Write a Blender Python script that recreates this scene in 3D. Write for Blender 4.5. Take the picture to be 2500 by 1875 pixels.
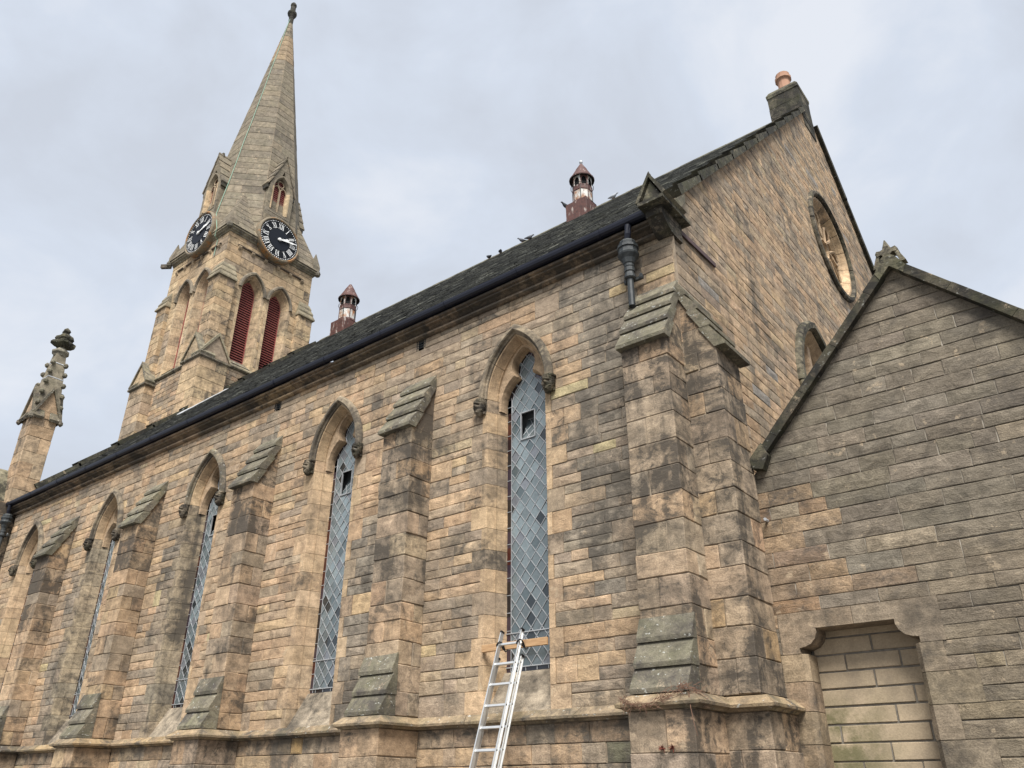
import bpy, math, random
import numpy as np
from mathutils import Vector, Matrix

for o in list(bpy.data.objects):
    bpy.data.objects.remove(o)
SC = bpy.context.scene
COL = SC.collection
rng = random.Random(11)
R_ = math.radians

# ------------------------------------------------------------------ camera
CAM = Vector((4.618, -10.0, 1.557)); YAW, PITCH, ROLL = 0.6734, 0.4736, 0.0031
LENS = 36 * 1956.7 / 2500
_f = Vector((-math.sin(YAW) * math.cos(PITCH), math.cos(YAW) * math.cos(PITCH), math.sin(PITCH)))
_r = Vector((math.cos(YAW), math.sin(YAW), 0)); _u = _r.cross(_f)
_c, _s = math.cos(ROLL), math.sin(ROLL)
CR = _c * _r + _s * _u; CU = -_s * _r + _c * _u; CF = _f
cd = bpy.data.cameras.new('camera'); cam = bpy.data.objects.new('camera', cd); COL.objects.link(cam)
cd.sensor_width = 36; cd.lens = LENS; cd.clip_end = 2000; cd.clip_start = .05
m = Matrix((CR, CU, -CF)).transposed().to_4x4(); m.translation = CAM
cam.matrix_world = m
SC.camera = cam

# ------------------------------------------------------------------ sky, sun, exposure
SUN_EL, SUN_AZ = R_(55), R_(144)          # azimuth clockwise from +Y (north): south-east
W = bpy.data.worlds.new('World'); SC.world = W; W.use_nodes = True
wt = W.node_tree; wt.nodes.clear()
def WN(t, **k):
    n = wt.nodes.new(t)
    for a, b in k.items(): setattr(n, a, b)
    return n
sky = WN('ShaderNodeTexSky', sky_type='NISHITA', sun_disc=False, sun_elevation=SUN_EL, sun_rotation=SUN_AZ)
sky.air_density = 1.2; sky.dust_density = 2.0
bgs = WN('ShaderNodeBackground'); bgs.inputs[1].default_value = 0.08
tc = WN('ShaderNodeTexCoord')
mp = WN('ShaderNodeMapping'); mp.inputs['Scale'].default_value = (1.5, 1.5, 2.0); mp.inputs['Rotation'].default_value = (.3, .2, .7)
nz = WN('ShaderNodeTexNoise'); nz.inputs['Scale'].default_value = 3.0; nz.inputs['Detail'].default_value = 9; nz.inputs['Roughness'].default_value = .54; nz.inputs['Distortion'].default_value = .25
cr = WN('ShaderNodeValToRGB')
els = cr.color_ramp.elements
els[0].position = .34; els[0].color = (.455, .487, .545, 1)
els[1].position = .66; els[1].color = (.59, .615, .662, 1)
e = els.new(.5); e.color = (.50, .543, .615, 1)
bgc = WN('ShaderNodeBackground'); bgc.inputs[1].default_value = 1.0
mix = WN('ShaderNodeMixShader'); mix.inputs[0].default_value = .9
out = WN('ShaderNodeOutputWorld')
L = wt.links.new
L(sky.outputs[0], bgs.inputs[0]); L(tc.outputs['Generated'], mp.inputs[0]); L(mp.outputs[0], nz.inputs[0])
L(nz.outputs['Fac'], cr.inputs[0]); L(cr.outputs[0], bgc.inputs[0])
L(bgs.outputs[0], mix.inputs[1]); L(bgc.outputs[0], mix.inputs[2]); L(mix.outputs[0], out.inputs[0])
sd = bpy.data.lights.new('sun', 'SUN'); sd.energy = 4.9; sd.angle = R_(28); sd.color = (1, .975, .93)
sun = bpy.data.objects.new('sun', sd); COL.objects.link(sun)
sdir = Vector((math.sin(SUN_AZ) * math.cos(SUN_EL), math.cos(SUN_AZ) * math.cos(SUN_EL), math.sin(SUN_EL)))
sun.rotation_euler = sdir.to_track_quat('Z', 'Y').to_euler(); sun.location = (10, -20, 40)
VS = SC.view_settings; VS.view_transform = 'Standard'; VS.look = 'None'; VS.exposure = 0.55; VS.gamma = 1; VS.use_curve_mapping = False

# ------------------------------------------------------------------ materials
class NT:
    def __init__(s, name):
        s.m = bpy.data.materials.new(name); s.m.use_nodes = True; s.t = s.m.node_tree
        s.b = s.t.nodes['Principled BSDF']; s.geo = s.N('ShaderNodeNewGeometry')
    def N(s, t, **k):
        n = s.t.nodes.new(t)
        for a, b in k.items(): setattr(n, a, b)
        return n
    def l(s, a, b): s.t.links.new(a, b)
    def noise(s, scale, detail=5, rough=.55, stretch=None, dist=0, off=(0, 0, 0)):
        n = s.N('ShaderNodeTexNoise'); n.inputs['Scale'].default_value = scale; n.inputs['Detail'].default_value = detail
        n.inputs['Roughness'].default_value = rough; n.inputs['Distortion'].default_value = dist
        mp = s.N('ShaderNodeMapping'); mp.inputs['Location'].default_value = off
        if stretch: mp.inputs['Scale'].default_value = stretch
        s.l(s.geo.outputs['Position'], mp.inputs[0]); s.l(mp.outputs[0], n.inputs['Vector'])
        return n.outputs['Fac']
    def ramp(s, fac, a, b, va=0., vb=1.):
        n = s.N('ShaderNodeMapRange'); n.inputs[1].default_value = a; n.inputs[2].default_value = b
        n.inputs[3].default_value = va; n.inputs[4].default_value = vb; s.l(fac, n.inputs[0]); return n.outputs[0]
    def math(s, op, a, b):
        n = s.N('ShaderNodeMath', operation=op)
        for i, v in enumerate((a, b)):
            if isinstance(v, (int, float)): n.inputs[i].default_value = v
            else: s.l(v, n.inputs[i])
        return n.outputs[0]
    def mix(s, fac, a, b, mode='MIX'):
        n = s.N('ShaderNodeMix', data_type='RGBA', blend_type=mode)
        for sock, v in ((n.inputs[0], fac), (n.inputs[6], a), (n.inputs[7], b)):
            if isinstance(v, (int, float)): sock.default_value = v
            elif isinstance(v, tuple): sock.default_value = v if len(v) == 4 else v + (1,)
            else: s.l(v, sock)
        return n.outputs[2]
    def tint(s):
        a = s.N('ShaderNodeAttribute', attribute_name='tint'); return a.outputs['Color'], a.outputs['Alpha']
    def bump(s, h, strength=.4, dist=.02):
        n = s.N('ShaderNodeBump'); n.inputs['Strength'].default_value = strength; n.inputs['Distance'].default_value = dist
        s.l(h, n.inputs['Height']); s.l(n.outputs[0], s.b.inputs['Normal'])
    def set(s, col=None, rough=.9, metal=0., spec=.3):
        if col is not None:
            if isinstance(col, tuple): s.b.inputs['Base Color'].default_value = col + (1,)
            else: s.l(col, s.b.inputs['Base Color'])
        if isinstance(rough, (int, float)): s.b.inputs['Roughness'].default_value = rough
        else: s.l(rough, s.b.inputs['Roughness'])
        s.b.inputs['Metallic'].default_value = metal; s.b.inputs['Specular IOR Level'].default_value = spec
        return s.m
def g3(v): return (v, v, v)
def stone_mat(name, soot=(.07, .062, .055), soot_amt=.75, green=0., lichen=0., bump=.55, streak_amt=.5, bedz=4.5, bedb=.35, pits=0):
    k = NT(name); col, wear = k.tint()
    big = k.noise(.85, 8, .66, (1, 1, .7), .7); med = k.noise(5, 8, .65, dist=.6); bed = k.noise(3.2, 6, .62, (1, 1, bedz), .6)
    fine = k.noise(60, 4, .7); streak = k.noise(1.5, 6, .6, (2.4, 2.4, .28), .3, (7, 3, 1)); blot = k.noise(2.1, 7, .68, (1, 1, 1.6), .8, (3, 9, 4))
    c = k.mix(1, col, k.mix(k.ramp(med, .3, .7), g3(.62), g3(1.30)), 'MULTIPLY')
    c = k.mix(1, c, k.mix(k.ramp(bed, .32, .68), (.86, .85, .84), (1.09, 1.09, 1.09)), 'MULTIPLY')
    c = k.mix(1, c, k.mix(k.ramp(fine, .3, .7), g3(.66), g3(1.28)), 'MULTIPLY')
    # paler spalled patches
    sp = k.ramp(k.noise(4.2, 8, .72, off=(11, 2, 5)), .605, .635)
    c = k.mix(k.math('MULTIPLY', sp, .5), c, (.50, .39, .265))
    # grey soot: blotches + vertical runs, more on stones with wear
    a = k.math('ADD', k.math('MULTIPLY', k.ramp(blot, .46, .70), .6), k.math('MULTIPLY', k.ramp(streak, .52, .74), streak_amt))
    a = k.math('ADD', a, k.math('MULTIPLY', k.ramp(big, .47, .64), .55))
    a = k.math('MULTIPLY', a, k.math('ADD', k.math('MULTIPLY', wear, 1.6), .36))
    crisp = k.ramp(k.noise(5.5, 9, .74, (1, 1, 1.25), .9, (1, 6, 2)), .515, .60)
    a = k.math('ADD', a, k.math('MULTIPLY', crisp, k.math('MULTIPLY', wear, .62)))
    a = k.math('MINIMUM', k.math('MULTIPLY', a, soot_amt), .9)
    c = k.mix(a, c, soot)
    if green:
        g = k.math('MULTIPLY', k.ramp(k.noise(2.6, 7, .7, off=(5, 5, 5)), .47, .68), green); c = k.mix(g, c, (.085, .09, .038))
    if lichen:
        v = k.ramp(k.noise(13, 4, .6, (1, 1, 1.6), off=(2, 8, 1)), .645, .675); c = k.mix(k.math('MULTIPLY', v, lichen), c, (.42, .42, .38))
    if pits:
        pt = k.math('MULTIPLY', k.ramp(k.noise(38, 2, .5, (1, 1, 1.3)), .66, .70), k.ramp(k.noise(1.7, 4, .6, off=(9, 9, 2)), .45, .6)); c = k.mix(k.math('MULTIPLY', pt, .7), c, (.07, .06, .048))
    h = k.math('ADD', k.math('MULTIPLY', med, .9), k.math('ADD', k.math('MULTIPLY', bed, bedb), k.math('MULTIPLY', fine, .35)))
    k.bump(h, bump, .035)
    return k.set(c, .93, 0, .15)
M = {}
M['stone'] = stone_mat('sandstone', soot=(.095, .083, .068), soot_amt=.7, bump=.95)
M['ashlar'] = stone_mat('dressed_sandstone', soot=(.062, .054, .045), soot_amt=.85, bump=.55)
M['weather'] = stone_mat('weathering_stone', green=.32, lichen=.85, soot_amt=.8, bump=.7)
M['spire'] = stone_mat('spire_stone', green=.18, soot_amt=.55, bump=.3)
M['annex'] = stone_mat('annex_stone', soot_amt=.5, bump=.9, streak_amt=.2, bedz=5, bedb=.45, pits=1)
M['cope'] = stone_mat('coping_stone', green=.28, soot=(.024, .023, .021), soot_amt=1.15, lichen=.3)
k = NT('mortar'); n1 = k.noise(7, 5, .6); M['mortar'] = k.set(k.mix(k.ramp(n1, .3, .7), (.20, .16, .12), (.38, .305, .22)), .95, 0, .1)
k = NT('mortar_dark'); n1 = k.noise(9, 5, .6); M['mortar_dark'] = k.set(k.mix(k.ramp(n1, .3, .7), (.13, .117, .097), (.25, .22, .18)), .95, 0, .1)
k = NT('mortar_pale'); n1 = k.noise(9, 5, .6); M['mortar_pale'] = k.set(k.mix(k.ramp(n1, .3, .7), (.22, .19, .15), (.46, .41, .34)), .95, 0, .1)
k = NT('block_infill'); col, w_ = k.tint(); n1 = k.noise(50, 3); n2 = k.noise(1.1, 6, .6, off=(4, 0, 2)); n3 = k.noise(4, 5)
c = k.mix(1, col, k.mix(k.ramp(n1, .3, .7), g3(.88), g3(1.1)), 'MULTIPLY'); c = k.mix(1, c, k.mix(k.ramp(n3, .3, .7), g3(.9), g3(1.08)), 'MULTIPLY')
sep = k.N('ShaderNodeSeparateXYZ'); k.l(k.geo.outputs['Position'], sep.inputs[0])
gx = k.ramp(sep.outputs[0], 1.85, 1.15, 0, 1); gz = k.ramp(sep.outputs[2], 2.85, 2.45, 0, 1)
gr = k.ramp(k.noise(2.3, 8, .7, off=(8, 1, 3)), .48, .66, 0, .45); c = k.mix(gr, c, (.20, .165, .125))
al = k.math('MULTIPLY', k.math('MULTIPLY', gx, gz), k.ramp(k.noise(2.4, 8, .7, off=(4, 0, 2)), .38, .56)); c = k.mix(k.math('MULTIPLY', al, .75), c, (.085, .088, .036))
k.bump(n1, .3, .01); M['infill'] = k.set(c, .95, 0, .1)
k = NT('slate'); col, w_ = k.tint(); n1 = k.noise(1.2, 6, .65, (1, 2, 2)); n2 = k.noise(22, 5)
c = k.mix(1, col, k.mix(k.ramp(n2, .3, .7), g3(.6), g3(1.4)), 'MULTIPLY'); c = k.mix(k.ramp(n1, .50, .68, 0, .55), c, (.105, .104, .075))
k.bump(n2, .3, .01); M['slate'] = k.set(c, .75, 0, .35)
k = NT('gutter_paint'); n1 = k.noise(3, 4); M['gutter'] = k.set(k.mix(n1, (.006, .007, .013), (.016, .018, .030)), .45, 0, .28)
k = NT('cast_iron'); n1 = k.noise(9, 5); M['iron'] = k.set(k.mix(k.ramp(n1, .4, .7), (.018, .022, .024), (.05, .055, .055)), .55, 0, .45)
k = NT('lead_sheet'); n1 = k.noise(6, 5); M['lead'] = k.set(k.mix(k.ramp(n1, .35, .65), (.30, .31, .32), (.60, .61, .62)), .5, .2, .4)
k = NT('lead_came'); M['came'] = k.set(k.mix(k.noise(5, 4), (.20, .21, .215), (.52, .53, .54)), .45, .3, .5)
k = NT('leaded_glass'); col, w_ = k.tint(); n1 = k.noise(24, 3); c = k.mix(1, col, k.mix(k.ramp(n1, .3, .7), g3(.85), g3(1.12)), 'MULTIPLY')
k.bump(k.noise(9, 2), .25, .006); M['glass'] = k.set(c, .12, 0, .8)
k = NT('border_glass'); col, w_ = k.tint(); M['border'] = k.set(col, .12, 0, .7)
k = NT('red_louvre_paint'); n1 = k.noise(6, 5, .6); n2 = k.noise(1.4, 4); M['red'] = k.set(k.mix(k.ramp(n1, .45, .7), k.mix(n2, (.26, .065, .058), (.34, .105, .09)), (.16, .055, .048)), .6, 0, .3)
k = NT('clock_black'); n1 = k.noise(4, 4); M['cblack'] = k.set(k.mix(n1, (.004, .005, .007), (.008, .009, .012)), .6, 0, .15)
k = NT('clock_navy'); n1 = k.noise(2, 4); M['cnavy'] = k.set(k.mix(n1, (.007, .009, .014), (.014, .017, .024)), .6, 0, .15)
k = NT('clock_white'); n1 = k.noise(7, 4); M['cwhite'] = k.set(k.mix(k.ramp(n1, .55, .75), (.78, .78, .76), (.45, .45, .42)), .5)
k = NT('clock_ring'); n1 = k.noise(2.2, 5, .6); n2 = k.noise(9, 4); c = k.mix(k.ramp(n1, .50, .62), (.20, .165, .115), (.32, .16, .06)); M['cring'] = k.set(k.mix(k.ramp(n2, .5, .75), c, (.12, .09, .06)), .8)
k = NT('rusty_sheet'); n1 = k.noise(3.2, 6, .6, (2, 2, .6)); n2 = k.noise(9, 5, .65); c = k.mix(k.ramp(n2, .4, .65), (.10, .044, .036), (.058, .03, .026)); M['rust'] = k.set(k.mix(k.ramp(n1, .58, .70), c, (.46, .40, .36)), .65, 0, .3)
k = NT('flaking_white_sheet'); n1 = k.noise(2.6, 6, .65, (1.5, 1.5, 1)); n2 = k.noise(7, 5, .65, (1, 1, .5)); c = k.mix(k.ramp(n1, .44, .6), (.50, .50, .47), (.27, .12, .05)); M['flake'] = k.set(k.mix(k.ramp(n2, .52, .7), c, (.10, .045, .03)), .6, 0, .35)
k = NT('painted_hollow_shade'); M['shade_black'] = k.set((.008, .008, .008), .9)  # near-black colour that paints the shade of hollows and openings
k = NT('dim_interior'); M['dim'] = k.set((.14, .15, .155), .9)  # grey standing in for the poorly lit room behind the windows
k = NT('terracotta'); n1 = k.noise(6, 5); M['pot'] = k.set(k.mix(n1, (.30, .155, .10), (.42, .255, .17)), .85)
k = NT('aluminium'); n1 = k.noise(15, 4, .6, (1, 1, .1)); M['alu'] = k.set(k.mix(n1, (.55, .55, .54), (.74, .74, .72)), .42, .75, .5)
k = NT('black_plastic'); M['plastic'] = k.set((.012, .012, .013), .5)
k = NT('pine_board'); n1 = k.noise(5, 6, .6, (.6, 3, 9), 1.2); M['wood'] = k.set(k.mix(k.ramp(n1, .35, .65), (.33, .19, .095), (.50, .32, .17)), .75)
k = NT('feather'); col, w_ = k.tint(); M['bird'] = k.set(col, .8)
k = NT('dry_stems'); n1 = k.noise(20, 3); M['dry'] = k.set(k.mix(n1, (.10, .05, .035), (.22, .13, .085)), .95)
k = NT('red_weed'); M['weed'] = k.set((.16, .045, .03), .9)
k = NT('verdigris'); n1 = k.noise(8, 4); M['verd'] = k.set(k.mix(n1, (.19, .30, .225), (.28, .41, .315)), .8)
k = NT('iron_rust_dark'); n1 = k.noise(9, 4); M['strap'] = k.set(k.mix(n1, (.055, .035, .04), (.10, .065, .06)), .8)
k = NT('asphalt'); n1 = k.noise(40, 4); n2 = k.noise(.6, 5); M['ground'] = k.set(k.mix(n2, k.mix(n1, (.10, .098, .095), (.17, .165, .16)), (.14, .135, .125)), .95)
k = NT('plaster_dark'); M['plaster'] = k.set((.20, .19, .18), .95)

# ------------------------------------------------------------------ scene helpers
WL = {}
def wl(o): return WL.get(o.name, Vector((0, 0, 0))) if o else Vector((0, 0, 0))
def put(o, loc, parent):
    COL.objects.link(o); loc = Vector(loc); WL[o.name] = loc
    if parent: o.parent = parent; o.location = loc - wl(parent)
    else: o.location = loc
    return o
def tag(o, label=None, cat=None, group=None, kind=None):
    if label: o['label'] = label
    if cat: o['category'] = cat
    if group: o['group'] = group
    if kind: o['kind'] = kind
    return o
def empty(name, loc, parent=None): return put(bpy.data.objects.new(name, None), loc, parent)
class MB:
    def __init__(s): s.v = []; s.f = []; s.t = []
    def add(s, vs, fs, tint=(.3, .25, .2, .3)):
        b = len(s.v); s.v.extend([tuple(p) for p in vs]); s.f.extend([tuple(i + b for i in f) for f in fs]); s.t.extend([tint] * len(vs)); return s
    def mesh(s, name, mat, org, smooth=False):
        me = bpy.data.meshes.new(name); a = np.array(s.v, dtype=float) - np.array(org)
        me.from_pydata(a.tolist(), [], s.f)
        at = me.attributes.new('tint', 'FLOAT_COLOR', 'POINT'); at.data.foreach_set('color', np.array(s.t, dtype=np.float32).ravel())
        me.materials.append(M[mat] if isinstance(mat, str) else mat)
        if smooth: me.polygons.foreach_set('use_smooth', [True] * len(me.polygons))
        return me
    def build(s, name, mat, parent=None, org=None, smooth=False, base=False):
        if not s.v: return None
        a = np.array(s.v, dtype=float)
        if org is None:
            org = (a.min(0) + a.max(0)) / 2
            if base: org[2] = a[:, 2].min()
        o = bpy.data.objects.new(name, s.mesh(name, mat, org, smooth)); return put(o, org, parent)
def V(*a): return np.array(a, dtype=float)
BOXF = [(0, 3, 2, 1), (4, 5, 6, 7), (0, 1, 5, 4), (1, 2, 6, 5), (2, 3, 7, 6), (3, 0, 4, 7)]
def box(mb, lo, hi, tint=(.3, .25, .2, .3)):
    (a, b, c), (d, e, f) = lo, hi
    return mb.add([(a, b, c), (d, b, c), (d, e, c), (a, e, c), (a, b, f), (d, b, f), (d, e, f), (a, e, f)], BOXF, tint)
def cbox(mb, lo, hi, ch=.012, tint=(.3, .25, .2, .3), jit=.004):
    """box with chamfered edges (24 vertices, slight unevenness)"""
    lo = V(*lo); hi = V(*hi); vs = []; idx = {}
    for i in range(8):
        s = [(i >> k) & 1 for k in range(3)]
        p = [hi[k] if s[k] else lo[k] for k in range(3)]; j = [rng.uniform(-jit, jit) for _ in range(3)]
        for ax in range(3):
            q = [p[k] + j[k] - (0 if k == ax else (ch if s[k] else -ch)) for k in range(3)]
            idx[(i, ax)] = len(vs); vs.append(q)
    fs = []
    for ax in range(3):
        a, b = [x for x in range(3) if x != ax]
        for s in (0, 1):
            fs.append([idx[((s << ax) | (sa << a) | (sb << b), ax)] for sa, sb in ((0, 0), (1, 0), (1, 1), (0, 1))])
    for ax in range(3):
        a, b = [x for x in range(3) if x != ax]
        for sa in (0, 1):
            for sb in (0, 1):
                i0 = (sa << a) | (sb << b); i1 = i0 | (1 << ax)
                fs.append([idx[(i0, a)], idx[(i1, a)], idx[(i1, b)], idx[(i0, b)]])
    for i in range(8): fs.append([idx[(i, 0)], idx[(i, 1)], idx[(i, 2)]])
    return mb.add(vs, fs, tint)
def loft(mb, loops, tint=(.3, .25, .2, .3), closed=True, caps=True):
    n = len(loops[0]); vs = [p for lp in loops for p in lp]; fs = []
    for i in range(len(loops) - 1):
        for j in range(n if closed else n - 1):
            k = (j + 1) % n; fs.append((i * n + j, i * n + k, (i + 1) * n + k, (i + 1) * n + j))
    if caps and closed: fs.append(tuple(range(n - 1, -1, -1))); fs.append(tuple(range((len(loops) - 1) * n, len(loops) * n)))
    return mb.add(vs, fs, tint)
def prism(mb, poly, ext, tint=(.3, .25, .2, .3)):
    e = V(*ext); return loft(mb, [[V(*p) for p in poly], [V(*p) + e for p in poly]], tint)
def lathe(mb, c, prof, n=16, tint=(.3, .25, .2, .3), rot=0., caps=True):
    return loft(mb, [[(c[0] + r * math.cos(rot + 2 * math.pi * j / n), c[1] + r * math.sin(rot + 2 * math.pi * j / n), z) for j in range(n)] for r, z in prof], tint, True, caps)
def tube(mb, pts, r, n=6, tint=(.3, .25, .2, .3), caps=True):
    pts = [Vector(p) for p in pts]; loops = []
    for i, p in enumerate(pts):
        d = (pts[min(i + 1, len(pts) - 1)] - pts[max(i - 1, 0)]).normalized(); q = d.to_track_quat('Z', 'Y')
        rr = r[i] if isinstance(r, (list, tuple)) else r
        loops.append([tuple(p + q @ Vector((rr * math.cos(2 * math.pi * j / n), rr * math.sin(2 * math.pi * j / n), 0))) for j in range(n)])
    return loft(mb, loops, tint, True, caps)
def bar(mb, a, b, w, t, up, tint=(.3, .25, .2, .3)):
    """rectangular bar a->b, width w across, thickness t along up"""
    a, b, up = Vector(a), Vector(b), Vector(up).normalized(); d = (b - a).normalized(); s = d.cross(up).normalized() * (w / 2); u = up * (t / 2)
    lp = lambda p: [tuple(p - s - u), tuple(p + s - u), tuple(p + s + u), tuple(p - s + u)]
    return loft(mb, [lp(a), lp(b)], tint)
class Frame:
    def __init__(s, O, u, v=(0, 0, 1)): s.O = V(*O); s.u = V(*u); s.v = V(*v); s.n = np.cross(s.u, s.v)
    def __call__(s, a, b, d=0.): return s.O + s.u * a + s.v * b + s.n * d
def project(p):
    q = Vector(p) - CAM; z = q.dot(CF)
    if z < .1: return None
    k = LENS / 36 * 2500 / z
    return (1250 + k * q.dot(CR), 937.5 - k * q.dot(CU))
def parea(fr, poly):
    c = sum((fr(*p) for p in poly)) / len(poly)
    if np.dot(np.array(CAM) - c, fr.n) <= 0: return 0
    pc = project(c)
    if pc is None or not (-20 < pc[0] < 2520 and -20 < pc[1] < 1895): return 0
    P = [project(fr(*p)) for p in poly]
    return abs(sum(P[i][0] * P[i - 1][1] - P[i - 1][0] * P[i][1] for i in range(len(P)))) / 2
def stone_geo(mb, fr, poly, d, tint, back=-.07, bev=.014, jit=.006, rings=True):
    """one squared stone: poly = 4 (u,v) corners ccw, wavy arrises, chamfer, slightly pillowed face"""
    P = [V(*p) for p in poly]
    if rings:
        Q = []
        for i in range(4):
            a, b = P[i], P[(i + 1) % 4]; Q += [a, (a + b) / 2]
    else: Q = P
    c = sum(P) / 4; n = len(Q)
    Q = [q + V(rng.uniform(-jit, jit), rng.uniform(-jit, jit)) for q in Q]
    def inset(q, b):
        e = c - q; l = np.abs(e) + 1e-6; return q + np.sign(e) * np.minimum(b, l * .45)
    vs = [fr(q[0], q[1], back) for q in Q] + [fr(q[0], q[1], d - bev * .8) for q in Q]
    I = [inset(q, bev) for q in Q]; vs += [fr(q[0], q[1], d + rng.uniform(-.004, .004)) for q in I] + [fr(c[0], c[1], d + rng.uniform(0, .012))]
    fs = []
    for i in range(n):
        j = (i + 1) % n; fs += [(i, j, n + j, n + i), (n + i, n + j, 2 * n + j, 2 * n + i), (2 * n + i, 2 * n + j, 3 * n)]
    mb.add(vs, fs, tint)
class StoneSet:
    """collects the stones of one thing; the ones that show largest become objects, the rest one 'stuff' part per wall"""
    def __init__(s, limit=300): s.items = []; s.limit = limit
    def add(s, fr, poly, d, tint, part, mat, name='stone', rings=True, bev=.014, jit=.006): s.items.append((parea(fr, poly), len(s.items), fr, poly, d, tint, part, mat, name, rings, bev, jit))
    def emit(s):
        it = sorted(s.items, key=lambda a: -a[0]); cnt = 0; rest = {}
        for a in it:
            ar, _, fr, poly, d, tint, part, mat, name, rings, bev, jit = a
            if ar > 60 and cnt < s.limit:
                mb = MB(); stone_geo(mb, fr, poly, d, tint, rings=rings, bev=bev, jit=jit); mb.build(name, mat, part); cnt += 1
            else: stone_geo(rest.setdefault((part.name, mat), (MB(), part, mat, name))[0], fr, poly, d, tint, rings=rings and ar > 30, bev=bev, jit=jit)
        for mb, part, mat, name in rest.values():
            o = mb.build('small_stones', mat, part); o['kind'] = 'stuff'
def mixc(a, b, t): return tuple(a[i] * (1 - t) + b[i] * t for i in range(3))
# sandstone palettes (albedo) with weights
PAL_WARM = [((.43, .30, .19), 5), ((.39, .26, .165), 4), ((.36, .28, .205), 3), ((.29, .235, .18), 2), ((.49, .36, .21), 1.2), ((.47, .335, .225), 2), ((.33, .215, .13), 1.5)]
PAL_GREY = [((.30, .235, .175), 5), ((.34, .255, .18), 4), ((.26, .215, .17), 4), ((.39, .29, .20), 2), ((.46, .36, .225), .8), ((.22, .18, .145), 1.5)]
PAL_ANNEX = [((.172, .145, .112), 6), ((.19, .158, .12), 4), ((.154, .131, .104), 4), ((.225, .189, .145), 1.2), ((.182, .162, .134), 1.5)]
PAL_SPIRE = [((.192, .164, .126), 5), ((.217, .183, .137), 4), ((.166, .143, .114), 3), ((.265, .213, .152), 1), ((.128, .113, .093), 1)]
PAL_TOWER = [((.47, .35, .225), 5), ((.42, .31, .20), 4), ((.50, .39, .25), 2), ((.38, .255, .155), 1.6), ((.28, .225, .165), 1.5), ((.44, .30, .18), 2)]
HUE = (1.155, 1.155, 1.12)
def pick(pal, wear=None):
    c = rng.choices([p[0] for p in pal], [p[1] for p in pal])[0]; k = rng.gauss(1, .06)
    tw = sum(p[1] for p in pal); mean = tuple(sum(p[0][i] * p[1] for p in pal) / tw for i in range(3)); c = mixc(c, mean, .58)
    w = rng.random() ** 1.6 if wear is None else min(1, max(0, rng.gauss(wear, .18)))
    return tuple(max(.02, x * k * HUE[i] * rng.gauss(1, .007)) for i, x in enumerate(c)) + (w,)
# ---- pointed arches
def arch_half(a, h, off=0., n=10):
    Rr = (a * a + h * h) / (2 * a); c = Rr - a; Ri = Rr - off; t0 = math.pi; t1 = math.acos(max(-1, -c / Ri))
    return [(c + Ri * math.cos(t0 + (t1 - t0) * i / n), Ri * math.sin(t0 + (t1 - t0) * i / n)) for i in range(n + 1)]
def arch_w(a, h, off, dz):
    """half width at height dz above springing"""
    Rr = (a * a + h * h) / (2 * a); c = Rr - a; Ri = Rr - off
    return 0 if dz >= math.sqrt(max(0, Ri * Ri - c * c)) else max(0, math.sqrt(max(0, Ri * Ri - dz * dz)) - c)
def arch_top(a, h, off): Rr = (a * a + h * h) / (2 * a); c = Rr - a; return math.sqrt((Rr - off) ** 2 - c * c)
def arch_ring(fr, cx, zs, a, h, prof, name, mat, parent, pieces=2, tintf=None, n=10, gap=.003):
    """voussoir / hood pieces: prof = [(off, depth)] closed polygon swept along the arch"""
    for side in (-1, 1):
        for p in range(pieces):
            loops = []
            i0, i1 = p / pieces, (p + 1) / pieces; m_ = max(2, n // pieces)
            for i in range(m_ + 1):
                t = i0 + (i1 - i0) * i / m_; t = min(max(t, i0 + gap), i1 - (gap if p < pieces - 1 else 0))
                lp = []
                for off, d in prof:
                    Rr = (a * a + h * h) / (2 * a); c = Rr - a; Ri = Rr - off; th = math.pi + (math.acos(max(-1, -c / Ri)) - math.pi) * t
                    u = c + Ri * math.cos(th); z = Ri * math.sin(th); lp.append(fr(cx + u if side < 0 else cx - u, zs + z, d))
                loops.append(lp)
            mb = MB(); loft(mb, loops, tintf() if tintf else (.38, .28, .185, .2)); mb.build(name, mat, parent)
def clip(poly, f):
    """clip polygon by half plane f(p) >= 0"""
    out_ = []
    for i in range(len(poly)):
        a, b = poly[i - 1], poly[i]; fa, fb = f(a), f(b)
        if (fa >= 0) != (fb >= 0):
            t = fa / (fa - fb); out_.append((a[0] + (b[0] - a[0]) * t, a[1] + (b[1] - a[1]) * t))
        if fb >= 0: out_.append(b)
    return out_
def segments(row, uL, uR, holes):
    """free spans of a course [z0,z1] between uL(z)..uR(z) minus holes (zmin,zmax,L,R) -> list of (l0,l1,r0,r1)"""
    z0, z1 = row; act = []
    for zmin, zmax, Lf, Rf in holes:
        if z1 > zmin + .02 and z0 < zmax - .02:
            b0, b1 = min(max(z0, zmin), zmax), min(max(z1, zmin), zmax); act.append((Lf(b0), Lf(b1), Rf(b0), Rf(b1)))
    act.sort(); res = []; l = (uL(z0), uL(z1))
    for h in act:
        res.append((l[0], l[1], h[0], h[1])); l = (h[2], h[3])
    res.append((l[0], l[1], uR(z0), uR(z1)))
    return [r for r in res if max(r[2] - r[0], r[3] - r[1]) > .05]
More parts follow.
